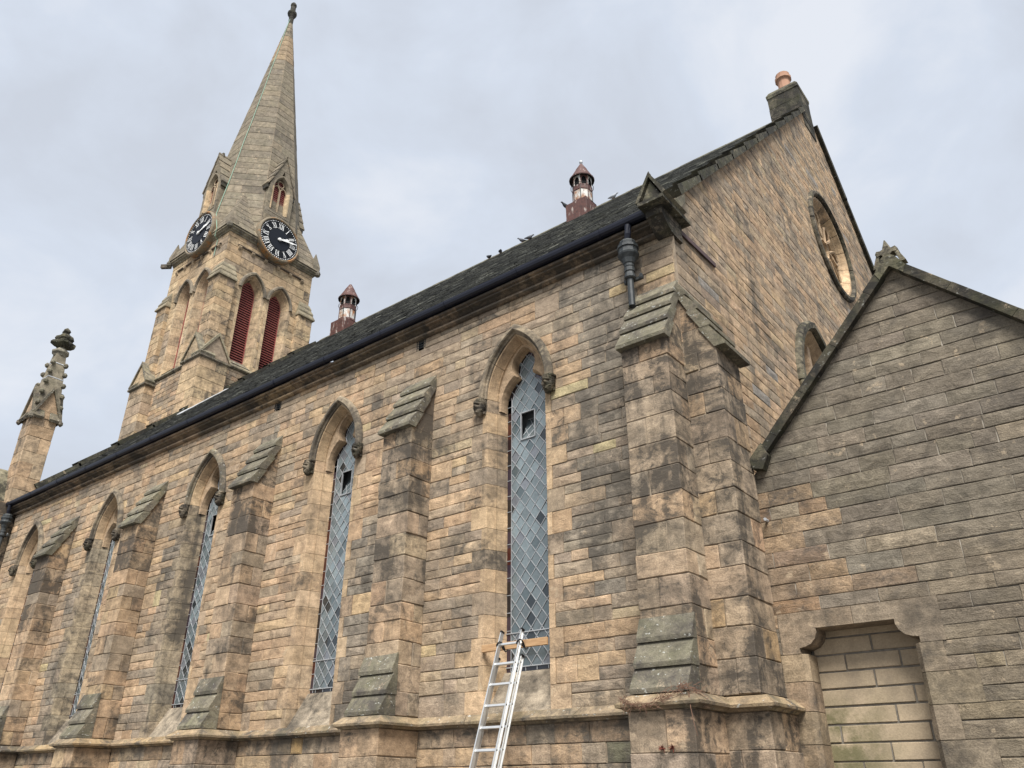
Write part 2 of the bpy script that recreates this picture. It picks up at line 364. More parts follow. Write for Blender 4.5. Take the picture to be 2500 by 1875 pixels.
def lay_row(ss, fr, row, seg, part, mat, palf, lmin, lmax, gap=.008, proud=.010, mortar=None, rings=True, bev=.009, jit=.005, name='stone'):
    z0, z1 = row; l0, l1, r0, r1 = seg
    cu, wid = (l0 + l1 + r0 + r1) / 4, (r0 + r1 - l0 - l1) / 2
    n = max(1, round(wid / rng.uniform(lmin, lmax))); ws = [rng.uniform(.6, 1.5) for _ in range(n)]; t = 0; tot = sum(ws); cuts = [0]
    for w_ in ws: t += w_ / tot; cuts.append(t)
    g = gap / 2
    mid = lambda t, b: (l0 + (r0 - l0) * t) if b == 0 else (l1 + (r1 - l1) * t)
    slant = abs((l1 - l0)) + abs((r1 - r0)) > .02
    for i in range(n):
        a0, a1, b0, b1 = mid(cuts[i], 0), mid(cuts[i], 1), mid(cuts[i + 1], 0), mid(cuts[i + 1], 1)
        if slant:      # keep inner joints upright
            if i > 0: a0 = a1 = max(min((a0 + a1) / 2, min(r0, r1) - .02), max(l0, l1) + .02) if min(r0, r1) - max(l0, l1) > .1 else (a0 + a1) / 2
            if i < n - 1: b0 = b1 = max(min((b0 + b1) / 2, min(r0, r1) - .02), max(l0, l1) + .02) if min(r0, r1) - max(l0, l1) > .1 else (b0 + b1) / 2
        if max(b0 - a0, b1 - a1) < .03: continue
        if b0 - a0 < 2.2 * g: b0 = a0 + 2.2 * g
        if b1 - a1 < 2.2 * g: b1 = a1 + 2.2 * g
        poly = [(a0 + g, z0 + g), (b0 - g, z0 + g), (b1 - g, z1 - g), (a1 + g, z1 - g)]
        ss.add(fr, poly, rng.uniform(-.3, 1) * proud, palf((a0 + b0) / 2, (z0 + z1) / 2), part, mat, name, rings, bev, jit)
    if mortar is not None:
        e = .004; md = -.011; mortar.add([fr(l0 - e, z0 - e, md), fr(r0 + e, z0 - e, md), fr(r1 + e, z1 + e, md), fr(l1 - e, z1 + e, md)], [(0, 1, 2, 3)])
def sweep_pieces(pts, prof, name, mat, parent, plen=1.2, tintf=None, gap=.004, closed_ends=True, jit=0.):
    """moulding swept along plan polyline pts [(x,y)]; outward is to the right of travel; prof [(d,z)]"""
    n = len(pts)
    def off(i, d):
        p = V(*pts[i]); ds = []
        if i > 0: ds.append((V(*pts[i]) - V(*pts[i - 1])))
        if i < n - 1: ds.append((V(*pts[i + 1]) - V(*pts[i])))
        ns = [V(q[1], -q[0]) / np.linalg.norm(q) for q in ds]
        if len(ns) == 1: return p + ns[0] * d
        m_ = ns[0] + ns[1]; return p + m_ * (d / (1 + np.dot(ns[0], ns[1])))
    objs = []
    for i in range(n - 1):
        A = [np.append(off(i, d), z) for d, z in prof]; B = [np.append(off(i + 1, d), z) for d, z in prof]
        Ls = np.linalg.norm(V(*pts[i + 1]) - V(*pts[i])); k_ = max(1, round(Ls / plen)); cuts = [0] + sorted((j + rng.uniform(-.2, .2)) / k_ for j in range(1, k_)) + [1]
        for j in range(k_):
            t0 = cuts[j] + (gap / Ls if j else 0); t1 = cuts[j + 1] - (gap / Ls if j < k_ - 1 else 0); dz = V(0, 0, rng.uniform(-jit, jit))
            mb = MB(); loft(mb, [[a + (b - a) * t0 + dz for a, b in zip(A, B)], [a + (b - a) * t1 + dz for a, b in zip(A, B)]], tintf() if tintf else (.3, .23, .16, .5)); objs.append(mb.build(name, mat, parent))
    return objs
def shape_holes(cx, zmin, zs, a, h, off, jambw=None):
    """arched hole for segments()"""
    zt = zs + arch_top(a, h, off)
    def hw(z):
        if z >= zs: return arch_w(a, h, off, z - zs)
        return jambw(z) if jambw else a - off
    return (zmin, zt, lambda z: cx - hw(z), lambda z: cx + hw(z))

# ------------------------------------------------------------------ ground
mb = MB(); mb.add([(-400, -400, 0), (400, -400, 0), (400, 400, 0), (-400, 400, 0)], [(0, 1, 2, 3)]); g = mb.build('ground', 'ground', org=(0, 0, 0)); g['kind'] = 'structure'

# ================================================================== NAVE
XW = -25.1                       # west end
YR, ZR = 11.6, 22.1              # ridge
S_ = Frame((0, 0, 0), (1, 0, 0)); G_ = Frame((0, 0, 0), (0, 1, 0))
nave = tag(empty('church_nave', (-12, 5, 0)), 'long sandstone church nave with tall pointed leaded windows, buttresses and slate roof', 'church')
SP = 4.846; WX = [-3.27 - SP * i for i in range(5)]; BX = [-5.66 - SP * i for i in range(4)]
A_, H_, ZS, ZB = .635, 1.12, 7.97, 2.62
south = empty('south_wall', (-12.5, 0, 0), nave); gablew = empty('gable_wall', (0, 11.6, 0), nave)
ss = StoneSet(300); mort = MB()
# big courses of snecked rubble
def courses(z0, z1, lo, hi):
    zs = [z0]
    while zs[-1] < z1 - hi: zs.append(zs[-1] + rng.uniform(lo, hi))
    r = z1 - zs[-1]; k_ = max(1, round(r / ((lo + hi) / 2))); b = zs[-1]
    for i in range(1, k_ + 1): zs.append(b + r * i / k_)
    return zs
CZ = courses(2.62, 9.9, .30, .43)
def jamb_face(w, z):
    for i in range(len(CZ) - 1):
        if z < CZ[i + 1] - 1e-6: return JF[w][i]
    return .12
JF = [[(.10 + rng.uniform(0, .04)) if (i + w) % 2 else rng.uniform(.26, .44) for i in range(len(CZ))] for w in range(5)]
def south_pal(u, z):
    # the right-hand bays and the parapet zone are greyer, the left bays warmer
    g_ = .62 if u > -5 else (.40 if u > -9 else .22)
    if z > 8.6: g_ += .15
    if z < 3.1: g_ += .12
    if -13.5 < u < -12.6 or -18.3 < u < -17.6: g_ += .3
    c = pick(PAL_GREY if rng.random() < g_ else PAL_WARM); c = c[:3] + (c[3] * (1. if u > -5 else (.8 if u > -9 else .5)),)
    for a, b, zl, zh in ((-14.35, -13.65, 2.6, 7.4), (-19.2, -18.5, 2.6, 7.0), (-12.75, -12.35, 8.4, 10), (-10.7, -10.25, 8.2, 10), (-7.3, -6.6, 2.6, 6.2), (-1.9, -.8, 4.2, 10)):
        if a < u < b and zl < z < zh: m_ = mixc(c[:3], (.25, .225, .185), .6); c = m_ + (min(1, c[3] + .55),)
    if z < 3.0 and u > -9 : c = c[:3] + (min(1, c[3] + .35),)
    if rng.random() < .018: c = (.50 * rng.uniform(.9, 1.1), .385, .225, .1)
    return c
bh = [(2.62, 8.55, (lambda x: lambda z: x - .36)(x), (lambda x: lambda z: x + .36)(x)) for x in BX]
bh.append((2.62, 8.55, lambda z: -.74, lambda z: 0.3))
bh.append((2.62, 9.9, lambda z: -25.4, lambda z: -24.75))
for i in range(len(CZ) - 1):
    z0, z1 = CZ[i], CZ[i + 1]; zm = (z0 + z1) / 2
    holes = list(bh)
    for w, x in enumerate(WX):
        holes.append(shape_holes(x, 2.62, ZS, A_, H_, -.10, (lambda w: lambda z: A_ + JF[w][i])(w)))
    for a, b in ((-5.87, -5.63), (-10.6, -10.36)):
        if z1 > 9.6: holes.append((9.68, 9.9, (lambda a: lambda z: a)(a), (lambda b: lambda z: b)(b)))
    for seg in segments((z0, z1), lambda z: -25.1, lambda z: -.004, holes):
        # mortar behind
        l0, l1, r0, r1 = seg; mort.add([S_(l0 - .05, z0, -.013), S_(r0 + .05, z0, -.013), S_(r1 + .05, z1, -.013), S_(l1 - .05, z1, -.013)], [(0, 1, 2, 3)])
        # runs: tall blocks between stacks of two
        wid = min(r0 - l0, r1 - l1)
        if wid < .35 or abs(l1 - l0) + abs(r1 - r0) > .02:
            sp = z0 + (z1 - z0) * rng.uniform(.42, .58)
            for row in ((z0, sp), (sp, z1)):
                f = lambda a, b, z: a + (b - a) * (z - z0) / (z1 - z0)
                lay_row(ss, S_, row, (f(l0, l1, row[0]), f(l0, l1, row[1]), f(r0, r1, row[0]), f(r0, r1, row[1])), south, 'stone', south_pal, .32, .7)
            continue
        u = l0
        while u < r0 - .01:
            rem = r0 - u
            if rng.random() < (.30 if u > -9 else .14):
                w_ = min(rem, rng.uniform(.28, .60)); w_ = rem if rem - w_ < .2 else w_
                lay_row(ss, S_, (z0, z1), (u, u, u + w_, u + w_), south, 'stone', south_pal, 9, 9)
            else:
                w_ = min(rem, rng.uniform(.8, 2.4)); w_ = rem if rem - w_ < .2 else w_
                sp = z0 + (z1 - z0) * rng.uniform(.40, .60)
                for row in ((z0, sp), (sp, z1)): lay_row(ss, S_, row, (u, u, u + w_, u + w_), south, 'stone', south_pal, .34, .85)
            u += w_
# plinth wall below the string course
PZ = [0] + [2.46 - h for h in (1.96, 1.64, 1.34, 1.06, .80, .53, .27)] + [2.46]
SP_ = Frame((0, -.03, 0), (1, 0, 0))
def plinth_pal(u, z):
    c = pick(PAL_WARM if rng.random() < .6 else PAL_GREY, .55)
    if -1.6 < u < -.8 and z > 1.7: c = (.17, .16, .105, .9)
    if z > 2.15: c = tuple(q * .8 for q in c[:3]) + (min(1, c[3] + .5),)
    if rng.random() < .06: c = (.42, .28, .13, .35)
    return c
for i in range(len(PZ) - 1):
    hs = [(0, 3, (lambda x: lambda z: x - .40)(x), (lambda x: lambda z: x + .40)(x)) for x in BX] + [(0, 3, lambda z: -.76, lambda z: .3)]
    for seg in segments((PZ[i], PZ[i + 1]), lambda z: -25.1, lambda z: -.004, hs):
        lay_row(ss, SP_, (PZ[i], PZ[i + 1]), seg, south, 'stone', plinth_pal, .35, .7, mortar=mort)
# ---- gable wall
GZ = courses(4.9, 22.0, .17, .235)
def gable_pal(u, z):
    gp = .25 if z < 12 else .42
    if u < 1.6: gp = .6
    c = pick(PAL_GREY if rng.random() < gp else PAL_WARM, .5 if z > 13 else .35)
    if u < 4 and z > 9.5: c = c[:3] + (min(1, c[3] + .25),)
    if rng.random() < .015: c = (.30, .27, .235, .1)
    return c
RC = (10.9, 16.0, 1.62)
def circ(z): return math.sqrt(max(0, RC[2] ** 2 - (z - RC[1]) ** 2))
GL = (7.05, 9.35, 1.35, 1.9)      # blocked lancet in the gable: centre, springing, half width, rise
gh = [(RC[1] - RC[2], RC[1] + RC[2], lambda z: RC[0] - circ(z), lambda z: RC[0] + circ(z)),
      shape_holes(GL[0], 4.9, GL[1], GL[2], GL[3], -.1)]
for i in range(len(GZ) - 1):
    z0, z1 = GZ[i], GZ[i + 1]
    for seg in segments((z0, z1), lambda z: max(.0, z - 10.5), lambda z: min(23.2, 33.7 - z), gh):
        mort_part = mort
        lay_row(ss, G_, (z0, z1), seg, gablew, 'stone', gable_pal, .38, .85, mortar=mort, rings=False, gap=.008, bev=.006, proud=.005)
ss.emit()
mort.build('mortar_bed', 'mortar', south)
# closed shell behind: west, north and inner faces
mb = MB()
box(mb, (XW, 23.0, 0), (0, 23.2, 10.5)); box(mb, (XW - .02, 0.5, 0), (XW + .3, 23, 10.5)); box(mb, (-.6, 0.5, 0), (-.25, 23, 5))
mb.add([(XW, 0, 10.4), (XW, 23.2, 10.4), (XW, 11.6, 22.0)], [(0, 1, 2)])
mb.build('far_walls', 'mortar', nave)
# ---- quoins of the south-east corner above the buttress and bracket zone
# ---- windows
TINT_J = lambda: pick([((.44, .315, .20), 4), ((.40, .285, .185), 3), ((.37, .28, .20), 2), ((.47, .34, .215), 2)], .15)
PROF_J = [(0, .004), (.060, -.165), (.072, -.165), (.074, -.20), (.14, -.40)]
def trefoil(n=48):
    h = [(-.5, -.20), (-.5, -.05), (-.485, .06), (-.44, .18), (-.37, .28), (-.28, .36), (-.19, .41), (-.155, .425), (-.20, .47), (-.235, .54), (-.25, .62), (-.24, .71), (-.20, .80), (-.13, .885), (-.06, .94), (0, .975)]
    full = h + [(-x, z) for x, z in h[-2::-1]]
    P = np.array(full); d = np.r_[0, np.cumsum(np.hypot(*np.diff(P, axis=0).T))]; t = np.linspace(0, d[-1], n * 2 + 1)
    return [(float(np.interp(q, d, P[:, 0])), float(np.interp(q, d, P[:, 1]))) for q in t]
def head_mesh(kind):
    """carved label stop: face with brow, nose, mouth, hair or beard, growing out of a square block"""
    mb = MB(); loops = []; nz, na = 26, 28; E2 = lambda q, s: math.exp(-(q / s) ** 2)
    for i in range(nz):
        t = i / (nz - 1); z = -.165 + .315 * t; r = .112 * (max(.03, 1 - ((t - .56) / .60) ** 2)) ** .45
        if t < .45: r *= .70 + .66 * t
        lp = []
        for j in range(na):
            an = 2 * math.pi * j / na; da = an - 1.5 * math.pi; q = 1.0
            hair = t > .74 or (abs(da) > 1.0 and t > .25) or (kind and t < .33)
            if hair: q += .10 + .13 * math.sin(an * 6 + i * 1.9) * math.cos(i * 1.3 + an)
            x, y = r * q * math.cos(an), r * q * math.sin(an)
            y -= .060 * E2(da, .20) * E2(t - .47 - .05, .085)                                    # nose
            y -= .030 * E2(da, .75) * E2(t - .68, .035)                                          # brow
            for e_ in (-.42, .42): y += .050 * E2(da - e_, .22) * E2(t - .60, .040)              # eye sockets
            y += .035 * E2(da, .38) * E2(t - .37, .020) - .022 * E2(da, .35) * E2(t - .31, .03)  # mouth and lip
            y -= .035 * E2(da, .5) * E2(t - .17, .08)                                            # chin
            lp.append((x, y, z))
        loops.append(lp)
    loft(mb, loops, (.22, .18, .135, .75))
    box(mb, (-.10, .02, -.12), (.10, .12, .15), (.25, .20, .15, .8))
    if kind: lathe(mb, (0, .03, 0), [(.11, .115), (.135, .125), (.14, .15), (.11, .165)], 10, (.22, .18, .135, .8))
    return mb.mesh('carved_head', 'cope', (0, 0, 0), False)
HEADS = [head_mesh(0), head_mesh(1)]
DW, DH, GY = .215, .27, -.40
def glass_tint(z=6):
    r = rng.random(); dk = .13 if z < 5 else .05
    if r < dk: return (.018, .024, .027, 0)
    if r < dk + .16: return (.075, .098, .105, 0)
    if r < dk + .24: return (.14, .15, .165, 0)
    k_ = rng.uniform(.72, 1.15) * (.6 if z < 4.4 else (.85 if z < 5.4 else 1)); return (.165 * k_, .20 * k_, .21 * k_, 0)  # lower panes darker: reflection of ground and buildings opposite painted into the tint
WORDS = ['nearest window, with the ladder in front', 'second window from the gable corner', 'third window from the gable corner', 'fourth window from the gable corner', 'farthest window, at the left edge']
for w, x in enumerate(WX):
    win = empty('pointed_window', (x, 0, ZB), nave); win['label'] = WORDS[w]
    # jamb stones
    for i in range(len(CZ) - 1):
        z0, z1 = CZ[i], min(CZ[i + 1], ZS)
        if z0 >= ZS - .05: break
        if z1 - z0 < .06: continue
        fw = JF[w][i]; e = rng.uniform(-.004, .006)
        for sd_ in (-1, 1):
            pr = [(-fw, -.06), (-fw, .002 + e), (-.012, .004 + e), (0, -.008)] + PROF_J[1:] + [(.14, -.47), (-.05, -.47), (-.05, -.06)]
            T = TINT_J() if (fw < .2 or rng.random() < .5) else south_pal(x, (z0 + z1) / 2)
            if w in (2, 3) and sd_ < 0: T = mixc(T[:3], (.25, .23, .17), .55) + (.7,)
            g_ = .0035; dk = rng.uniform(-.002, .002)
            loops = [[S_(x + sd_ * (A_ - o_), zz, d_ + dk) for o_, d_ in pr] for zz in (z0 + g_, z1 - g_)]
            mb = MB(); loft(mb, loops, T); mb.build('jamb_stone', 'ashlar', win)
    # arch stones and hood mould
    pr = [(-.10, -.03), (-.06, .003), (0, .003)] + PROF_J[1:] + [(.14, -.47), (-.10, -.47)]
    arch_ring(S_, x, ZS, A_, H_, pr, 'arch_stone', 'ashlar', win, 2, lambda: pick([((.44, .315, .20), 1), ((.41, .295, .19), 1)], .1), 12)
    ho = [(-.20, -.02), (-.20, .045), (-.165, .095), (-.085, .115), (-.065, .095), (-.055, .05), (-.03, .035), (-.02, -.02)]
    arch_ring(S_, x, ZS, A_, H_, ho, 'hood_stone', 'weather' if w == 2 else 'ashlar', win, 2, lambda: pick([((.21, .17, .125), 1), ((.26, .21, .15), 1)], .85), 14)
    # cusped head
    tre = trefoil(); n = len(tre); arc = [(-A_ + .07, -.20)] + arch_half(A_, H_, .07, 20); arc = arc + [(-u, z) for u, z in arc[-2::-1]]
    P = np.array(arc); d = np.r_[0, np.cumsum(np.hypot(*np.diff(P, axis=0).T))]; dt = np.array(tre); d2 = np.r_[0, np.cumsum(np.hypot(*np.diff(dt, axis=0).T))]
    t = d2 / d2[-1]; outer = [(float(np.interp(q * d[-1], d, P[:, 0])), float(np.interp(q * d[-1], d, P[:, 1]))) for q in t]
    out2 = [(u + (a - u) * .18, z + (b - z) * .18) for (u, z), (a, b) in zip(tre, outer)]
    mb = MB(); loft(mb, [[S_(x + u, ZS + z, -.205) for u, z in outer], [S_(x + u, ZS + z, -.215) for u, z in out2], [S_(x + u, ZS + z, -.285) for u, z in tre], [S_(x + u, ZS + z, -.44) for u, z in tre]], (.43, .31, .20, .1), closed=False)
    mb.build('cusped_head', 'ashlar', win)
    # label-stop heads
    for sd_ in (-1, 1):
        o = bpy.data.objects.new('carved_head', HEADS[(w + (sd_ > 0)) % 2]); put(o, (x + sd_ * .775, -.085, ZS - .165), win); o.rotation_euler = (0, 0, rng.uniform(-.1, .2)); o.scale = (.95, .95, 1.05)
    # sloping sill
    mb = MB(); prism(mb, [(x - A_ + .0, .44, 3.27), (x - A_ + .0, .36, 3.262), (x - A_ + .0, .30, 3.14), (x - A_, .02, 2.60), (x - A_, .44, 2.60)], (2 * A_, 0, 0), (.33, .275, .205, .55)); mb.build('sill', 'ashlar', win)
    # glass: diamonds, border, cames
    gx0, gz0, gz1 = .405, 3.34, 8.95; cas = (-.185, 7.18, .125, 7.70)
    bars = MB(); joined = MB()
    for i in range(-4, 5):
        for j in range(int(gz0 / (DH / 2)) - 1, int(gz1 / (DH / 2)) + 2):
            if (i + j) % 2: continue
            cx_, cz_ = i * DW / 2 * 1.0, j * DH / 2
            poly = [(cx_, cz_ - DH / 2), (cx_ + DW / 2, cz_), (cx_, cz_ + DH / 2), (cx_ - DW / 2, cz_)]
            for f in (lambda p: p[0] + gx0, lambda p: gx0 - p[0], lambda p: p[1] - gz0, lambda p: gz1 - p[1]):
                poly = clip(poly, f)
                if len(poly) < 3: break
            if len(poly) < 3: continue
            if cz_ > ZS + .45 and abs(cx_) > .3: continue
            tl = [rng.gauss(0, .035), rng.gauss(0, .035)]; T = glass_tint(cz_)
            if 6.8 < cz_ : T = tuple(a * b for a, b in zip(T, (1.1, 1.1, 1.1, 1))) if T[0] > .2 else T
            cutl = [poly]
            if max(q[0] for q in poly) > cas[0] and min(q[0] for q in poly) < cas[2] and max(q[1] for q in poly) > cas[1] and min(q[1] for q in poly) < cas[3]:
                left = clip(poly, lambda p: cas[0] - p[0]); right = clip(poly, lambda p: p[0] - cas[2]); midp = clip(clip(poly, lambda p: p[0] - cas[0]), lambda p: cas[2] - p[0])
                cutl = [left, right, clip(midp, lambda p: cas[1] - p[1]) if len(midp) > 2 else [], clip(midp, lambda p: p[1] - cas[3]) if len(midp) > 2 else []]
            for poly in cutl:
                if len(poly) < 3: continue
                pts = [S_(x + u, z, GY + tl[0] * (u - cx_) + tl[1] * (z - cz_)) for u, z in poly]
                if w < 2: mb = MB(); mb.add(pts, [tuple(range(len(pts)))], T); mb.build('pane', 'glass', win)
                else: joined.add(pts, [tuple(range(len(pts)))], T)
    if joined.v: o = joined.build('diamond_panes', 'glass', win); o['kind'] = 'stuff'
    sl = DH / DW
    for sg in (-1, 1):
        for k_ in range(-40, 80):
            c0 = (k_ + .5) * DH
            a, b = (-gx0, -gx0 * sl * sg + c0), (gx0, gx0 * sl * sg + c0)
            seg = [a, b]
            # clip to the vertical range
            def lim(p, q):
                (u0, z0), (u1, z1) = p, q
                for lo_, s_ in ((gz0, 1), (gz1, -1)):
                    f0, f1 = s_ * (z0 - lo_), s_ * (z1 - lo_)
                    if f0 < 0 and f1 < 0: return None
                    if f0 < 0: t_ = f0 / (f0 - f1); u0, z0 = u0 + (u1 - u0) * t_, z0 + (z1 - z0) * t_
                    elif f1 < 0: t_ = f0 / (f0 - f1); u1, z1 = u0 + (u1 - u0) * t_, z0 + (z1 - z0) * t_
                return (u0, z0), (u1, z1)
            q = lim(*seg)
            if not q: continue
            # interrupt at the casement
            def inside(u): z = u * sl * sg + c0; return cas[0] < u < cas[2] and cas[1] < z < cas[3]
            us = np.linspace(q[0][0], q[1][0], 60); run = None
            for u in list(us) + [None]:
                if u is not None and not inside(u):
                    if run is None: run = u
                    last = u
                elif run is not None:
                    if last > run: bar(bars, S_(x + run, run * sl * sg + c0, GY + .006), S_(x + last, last * sl * sg + c0, GY + .006), .011, .008, (0, -1, 0))
                    run = None
    for sx in (-gx0, gx0): bar(bars, S_(x + sx, 3.275, GY + .007), S_(x + sx, ZS + .1, GY + .007), .011, .008, (0, -1, 0))
    for zz in (3.34, 3.86): bar(bars, S_(x - .5, zz, GY + .012), S_(x + .5, zz, GY + .012), .016, .012, (0, -1, 0))
    bz = np.arange(3.62, ZS + .1, .285)
    for sx in (-1, 1):
        for zz in bz: bar(bars, S_(x + sx * .405, zz, GY + .006), S_(x + sx * .5, zz, GY + .006), .010, .008, (0, -1, 0))
    for u in np.linspace(-.33, .33, 4): bar(bars, S_(x + u, 3.275, GY + .006), S_(x + u, 3.34, GY + .006), .010, .008, (0, -1, 0))
    bars.build('lead_came', 'came', win)
    bd = MB()
    for sx in (-1, 1):
        zz = 3.27
        while zz < ZS + .05:
            z2 = min(zz + .285, ZS + .06); T = rng.choice([(.012, .010, .011, 0), (.02, .008, .008, 0), (.05, .012, .008, 0), (.03, .02, .03, 0)])
            bd.add([S_(x + sx * .505, zz, GY + .004), S_(x + sx * .404, zz, GY + .004), S_(x + sx * .404, z2, GY + .004), S_(x + sx * .505, z2, GY + .004)], [(0, 1, 2, 3)], T); zz = z2
    for u in range(4): bd.add([S_(x - .43 + u * .215, 3.27, GY - .002), S_(x - .215 + u * .215, 3.27, GY - .002), S_(x - .215 + u * .215, 3.345, GY - .002), S_(x - .43 + u * .215, 3.345, GY - .002)], [(0, 1, 2, 3)], (.012, .012, .016, 0))
    # border following the cusped head, 4 mm in front of the diamonds
    tr = trefoil(); inn = [(u * .79, -.20 + (z + .20) * .925) for u, z in tr]
    for i in range(len(tr) - 1):
        T = (.055, .04, .055, 0) if tr[i][0] > 0 else (.014, .012, .014, 0)
        bd.add([S_(x + p[0] * 1.03, ZS + p[1] + .004, GY + .004) for p in (tr[i], tr[i + 1])] + [S_(x + p[0], ZS + p[1], GY + .004) for p in (inn[i + 1], inn[i])], [(0, 1, 2, 3)], T)
        
    bd.build('border_glass', 'border', win)
    hb = MB(); tube(hb, [S_(x + u, ZS + z, GY + .010) for u, z in inn], .006, 4); hb.build('head_came', 'came', win)
    # opening casement
    cf = MB(); u0, z0, u1, z1 = cas
    for a, b in (((u0, z0), (u1, z0)), ((u0, z1), (u1, z1)), ((u0, z0), (u0, z1)), ((u1, z0), (u1, z1))): bar(cf, S_(x + a[0], a[1], GY + .01), S_(x + b[0], b[1], GY + .01), .018, .03, (0, -1, 0))
    cs = cf.build('casement_frame', 'came', win)
    tp = .20
    cp = MB(); cp.add([S_(x + u0 + .01, z0 + .01, GY), S_(x + u1 - .01, z0 + .01, GY), S_(x + u1 - .01, z1 - .05, GY - tp), S_(x + u0 + .01, z1 - .05, GY - tp)], [(0, 1, 2, 3)], (.10, .12, .125, 0)); cp.build('open_pane', 'glass', cs if False else win)
    cb_ = MB(); Pq = lambda u, t_: S_(x + u, z0 + .01 + (z1 - z0 - .06) * t_, GY + .008 - tp * t_)
    for a, b in (((u0 + .01, .55), (0, 0)), ((u0 + .01, .2), (u1 - .05, 1)), ((u1 - .01, .55), (-.06, 0)), ((u1 - .01, .2), (u0 + .05, 1)), ((u0 + .01, 1), (u1 - .01, 1))): bar(cb_, Pq(*a), Pq(*b), .012, .008, (0, -1, 0))
    cb_.build('casement_came', 'came', win)
    db = MB(); box(db, (x - .52, .62, 3.2), (x + .52, .63, 9.0)); db.build('dim_backing_sheet', 'dim', win)  # added sheet, coloured as the dim nave interior seen through the casement

# ---- buttresses
def ashlar_courses(z0, z1, hm=.34):
    n = max(1, round((z1 - z0) / hm)); hs = [rng.uniform(.8, 1.2) for _ in range(n)]; t = sum(hs); z = z0; r = []
    for h in hs: r.append((z, z + h / t * (z1 - z0))); z += h / t * (z1 - z0)
    return r
BLK = [0]
def but_pal(z, grey=.35):
    c = pick(PAL_GREY if rng.random() < grey else PAL_WARM, .25 + .6 * grey)
    if z > 6.7: c = tuple(q * .9 for q in c[:3]) + (min(1, c[3] + .6),)
    if z < 3.2: c = c[:3] + (min(1, c[3] + .15),)
    return c
def block_stack(part, x0, x1, y0, y1, z0, z1, axis, hm=.34, grey=.35, mat='ashlar', name='ashlar_block', pal=None):
    """solid pier of dressed blocks; axis = 'y' (front is y0) or 'x' (front is x1)"""
    for i, (a, b) in enumerate(ashlar_courses(z0, z1, hm)):
        g_ = .003; pal_ = pal or but_pal
        if i % 2: cells = [(x0, x1, y0, y1, 0)]; f = rng.uniform(.45, .62)
        if axis == 'y':
            if i % 2 == 0: s_ = y0 + (y1 - y0) * rng.uniform(.5, .62); cells = [(x0, x1, y0, s_), (x0, x1, s_, y1)]
            else: s_ = x0 + (x1 - x0) * rng.uniform(.35, .65); cells = [(x0, s_, y0, y1), (s_, x1, y0, y1)]
        else:
            if i % 2 == 0: s_ = x0 + (x1 - x0) * rng.uniform(.35, .5); cells = [(x0, s_, y0, y1), (s_, x1, y0, y1)]
            else: s_ = y0 + (y1 - y0) * rng.uniform(.38, .62); cells = [(x0, x1, y0, s_), (x0, x1, s_, y1)]
        for c in cells:
            mb = MB(); e = rng.uniform(-.004, .004)
            cbox(mb, (c[0] + (g_ if c[0] > x0 else e), c[2] + (g_ if c[2] > y0 else e), a + g_), (c[1] - (g_ if c[1] < x1 else -e), c[3] - (g_ if c[3] < y1 else 0), b - g_), .011, pal_((a + b) / 2, grey), .008); mb.build(name, mat, part); BLK[0] += 1
    mb = MB(); box(mb, (x0 + .016, y0 + .016, z0 + .001), (x1 - .016, y1 - .016, z1 - .001)); mb.build('mortar_core', 'mortar', part)
WT = lambda: pick([((.165, .148, .112), 2), ((.20, .178, .132), 2), ((.135, .122, .095), 1)], .7)
def weathering(part, x0, x1, noses, back, axis='y', nose=.06, lip=.035, tf=WT, thick=.17, core=None, inner=None):
    """stepped sloping slabs; noses = [(out, z)...] from lowest to the top point, out = distance from `back` plane.
    slabs are thick facing stones; `core` = inset of the stone wedge under them"""
    P = (lambda o_, z_, q: (q, back - o_, z_)) if axis == 'y' else (lambda o_, z_, q: (back + o_, q, z_))
    ext = (lambda w: (w, 0, 0)) if axis == 'y' else (lambda w: (0, w, 0))
    for i in range(len(noses) - 1):
        (o0, z0), (o1, z1) = noses[i], noses[i + 1]; last = i == len(noses) - 2
        lim = 0.002 if inner is None else inner
        top = max(lim + .001, o1 - (0 if last else lip)); g_ = .002; t0 = max(lim, o0 - thick); t1 = max(lim, top - thick)
        pr = [(t0, z0 + g_), (o0, z0 + g_), (o0 + .004, z0 + nose), (top, z1), (t1, z1)]
        if abs(t1 - top) < .002: pr = pr[:4] + [(t1 - .0, z1 - .01)]
        mb = MB(); e = rng.uniform(-.008, .008); prism(mb, [P(o_, z_, x0 + e) for o_, z_ in pr], ext(x1 - x0), tf()); mb.build('weathering_slab', 'weather', part)
    if core is not None:
        (ob, zb), (_, zt) = noses[0], noses[-1]; n = 3; ob -= .09; zt -= .12
        for i in range(n):
            f0, f1 = i / n, (i + 1) / n; oo = lambda f: ob * (1 - f); zz = lambda f: zb + (zt - zb) * f
            mb = MB(); prism(mb, [P(.001, zz(f0) + .003, x0 + core), P(oo(f0), zz(f0) + .003, x0 + core), P(max(.002, oo(f1)), zz(f1) - .003, x0 + core), P(.001, zz(f1) - .003, x0 + core)], ext(x1 - x0 - 2 * core), but_pal(zz(f0), .5)); mb.build('ashlar_block', 'ashlar', part)
UP = [(.67, 7.62), (.505, 7.97), (.34, 8.31), (.18, 8.62), (0, 8.92)]
LOW = [(.88, 2.655), (.765, 2.965), (.655, 3.29), (.55, 3.61)]
def buttress(x, grey, hide=False):
    b = empty('buttress', (x, -.3, 0), nave); x0, x1 = x - .385, x + .385
    block_stack(b, x0, x1, -.55, -.002, 2.66, 7.63, 'y', .35, grey)
    weathering(b, x0 - .035, x1 + .035, UP, 0, core=.04)
    weathering(b, x0 - .012, x1 + .012, LOW, 0, inner=.53, thick=.4)
    block_stack(b, x - .44, x + .44, -.9, -.04, 0, 2.46, 'y', .41, .45)
    return b
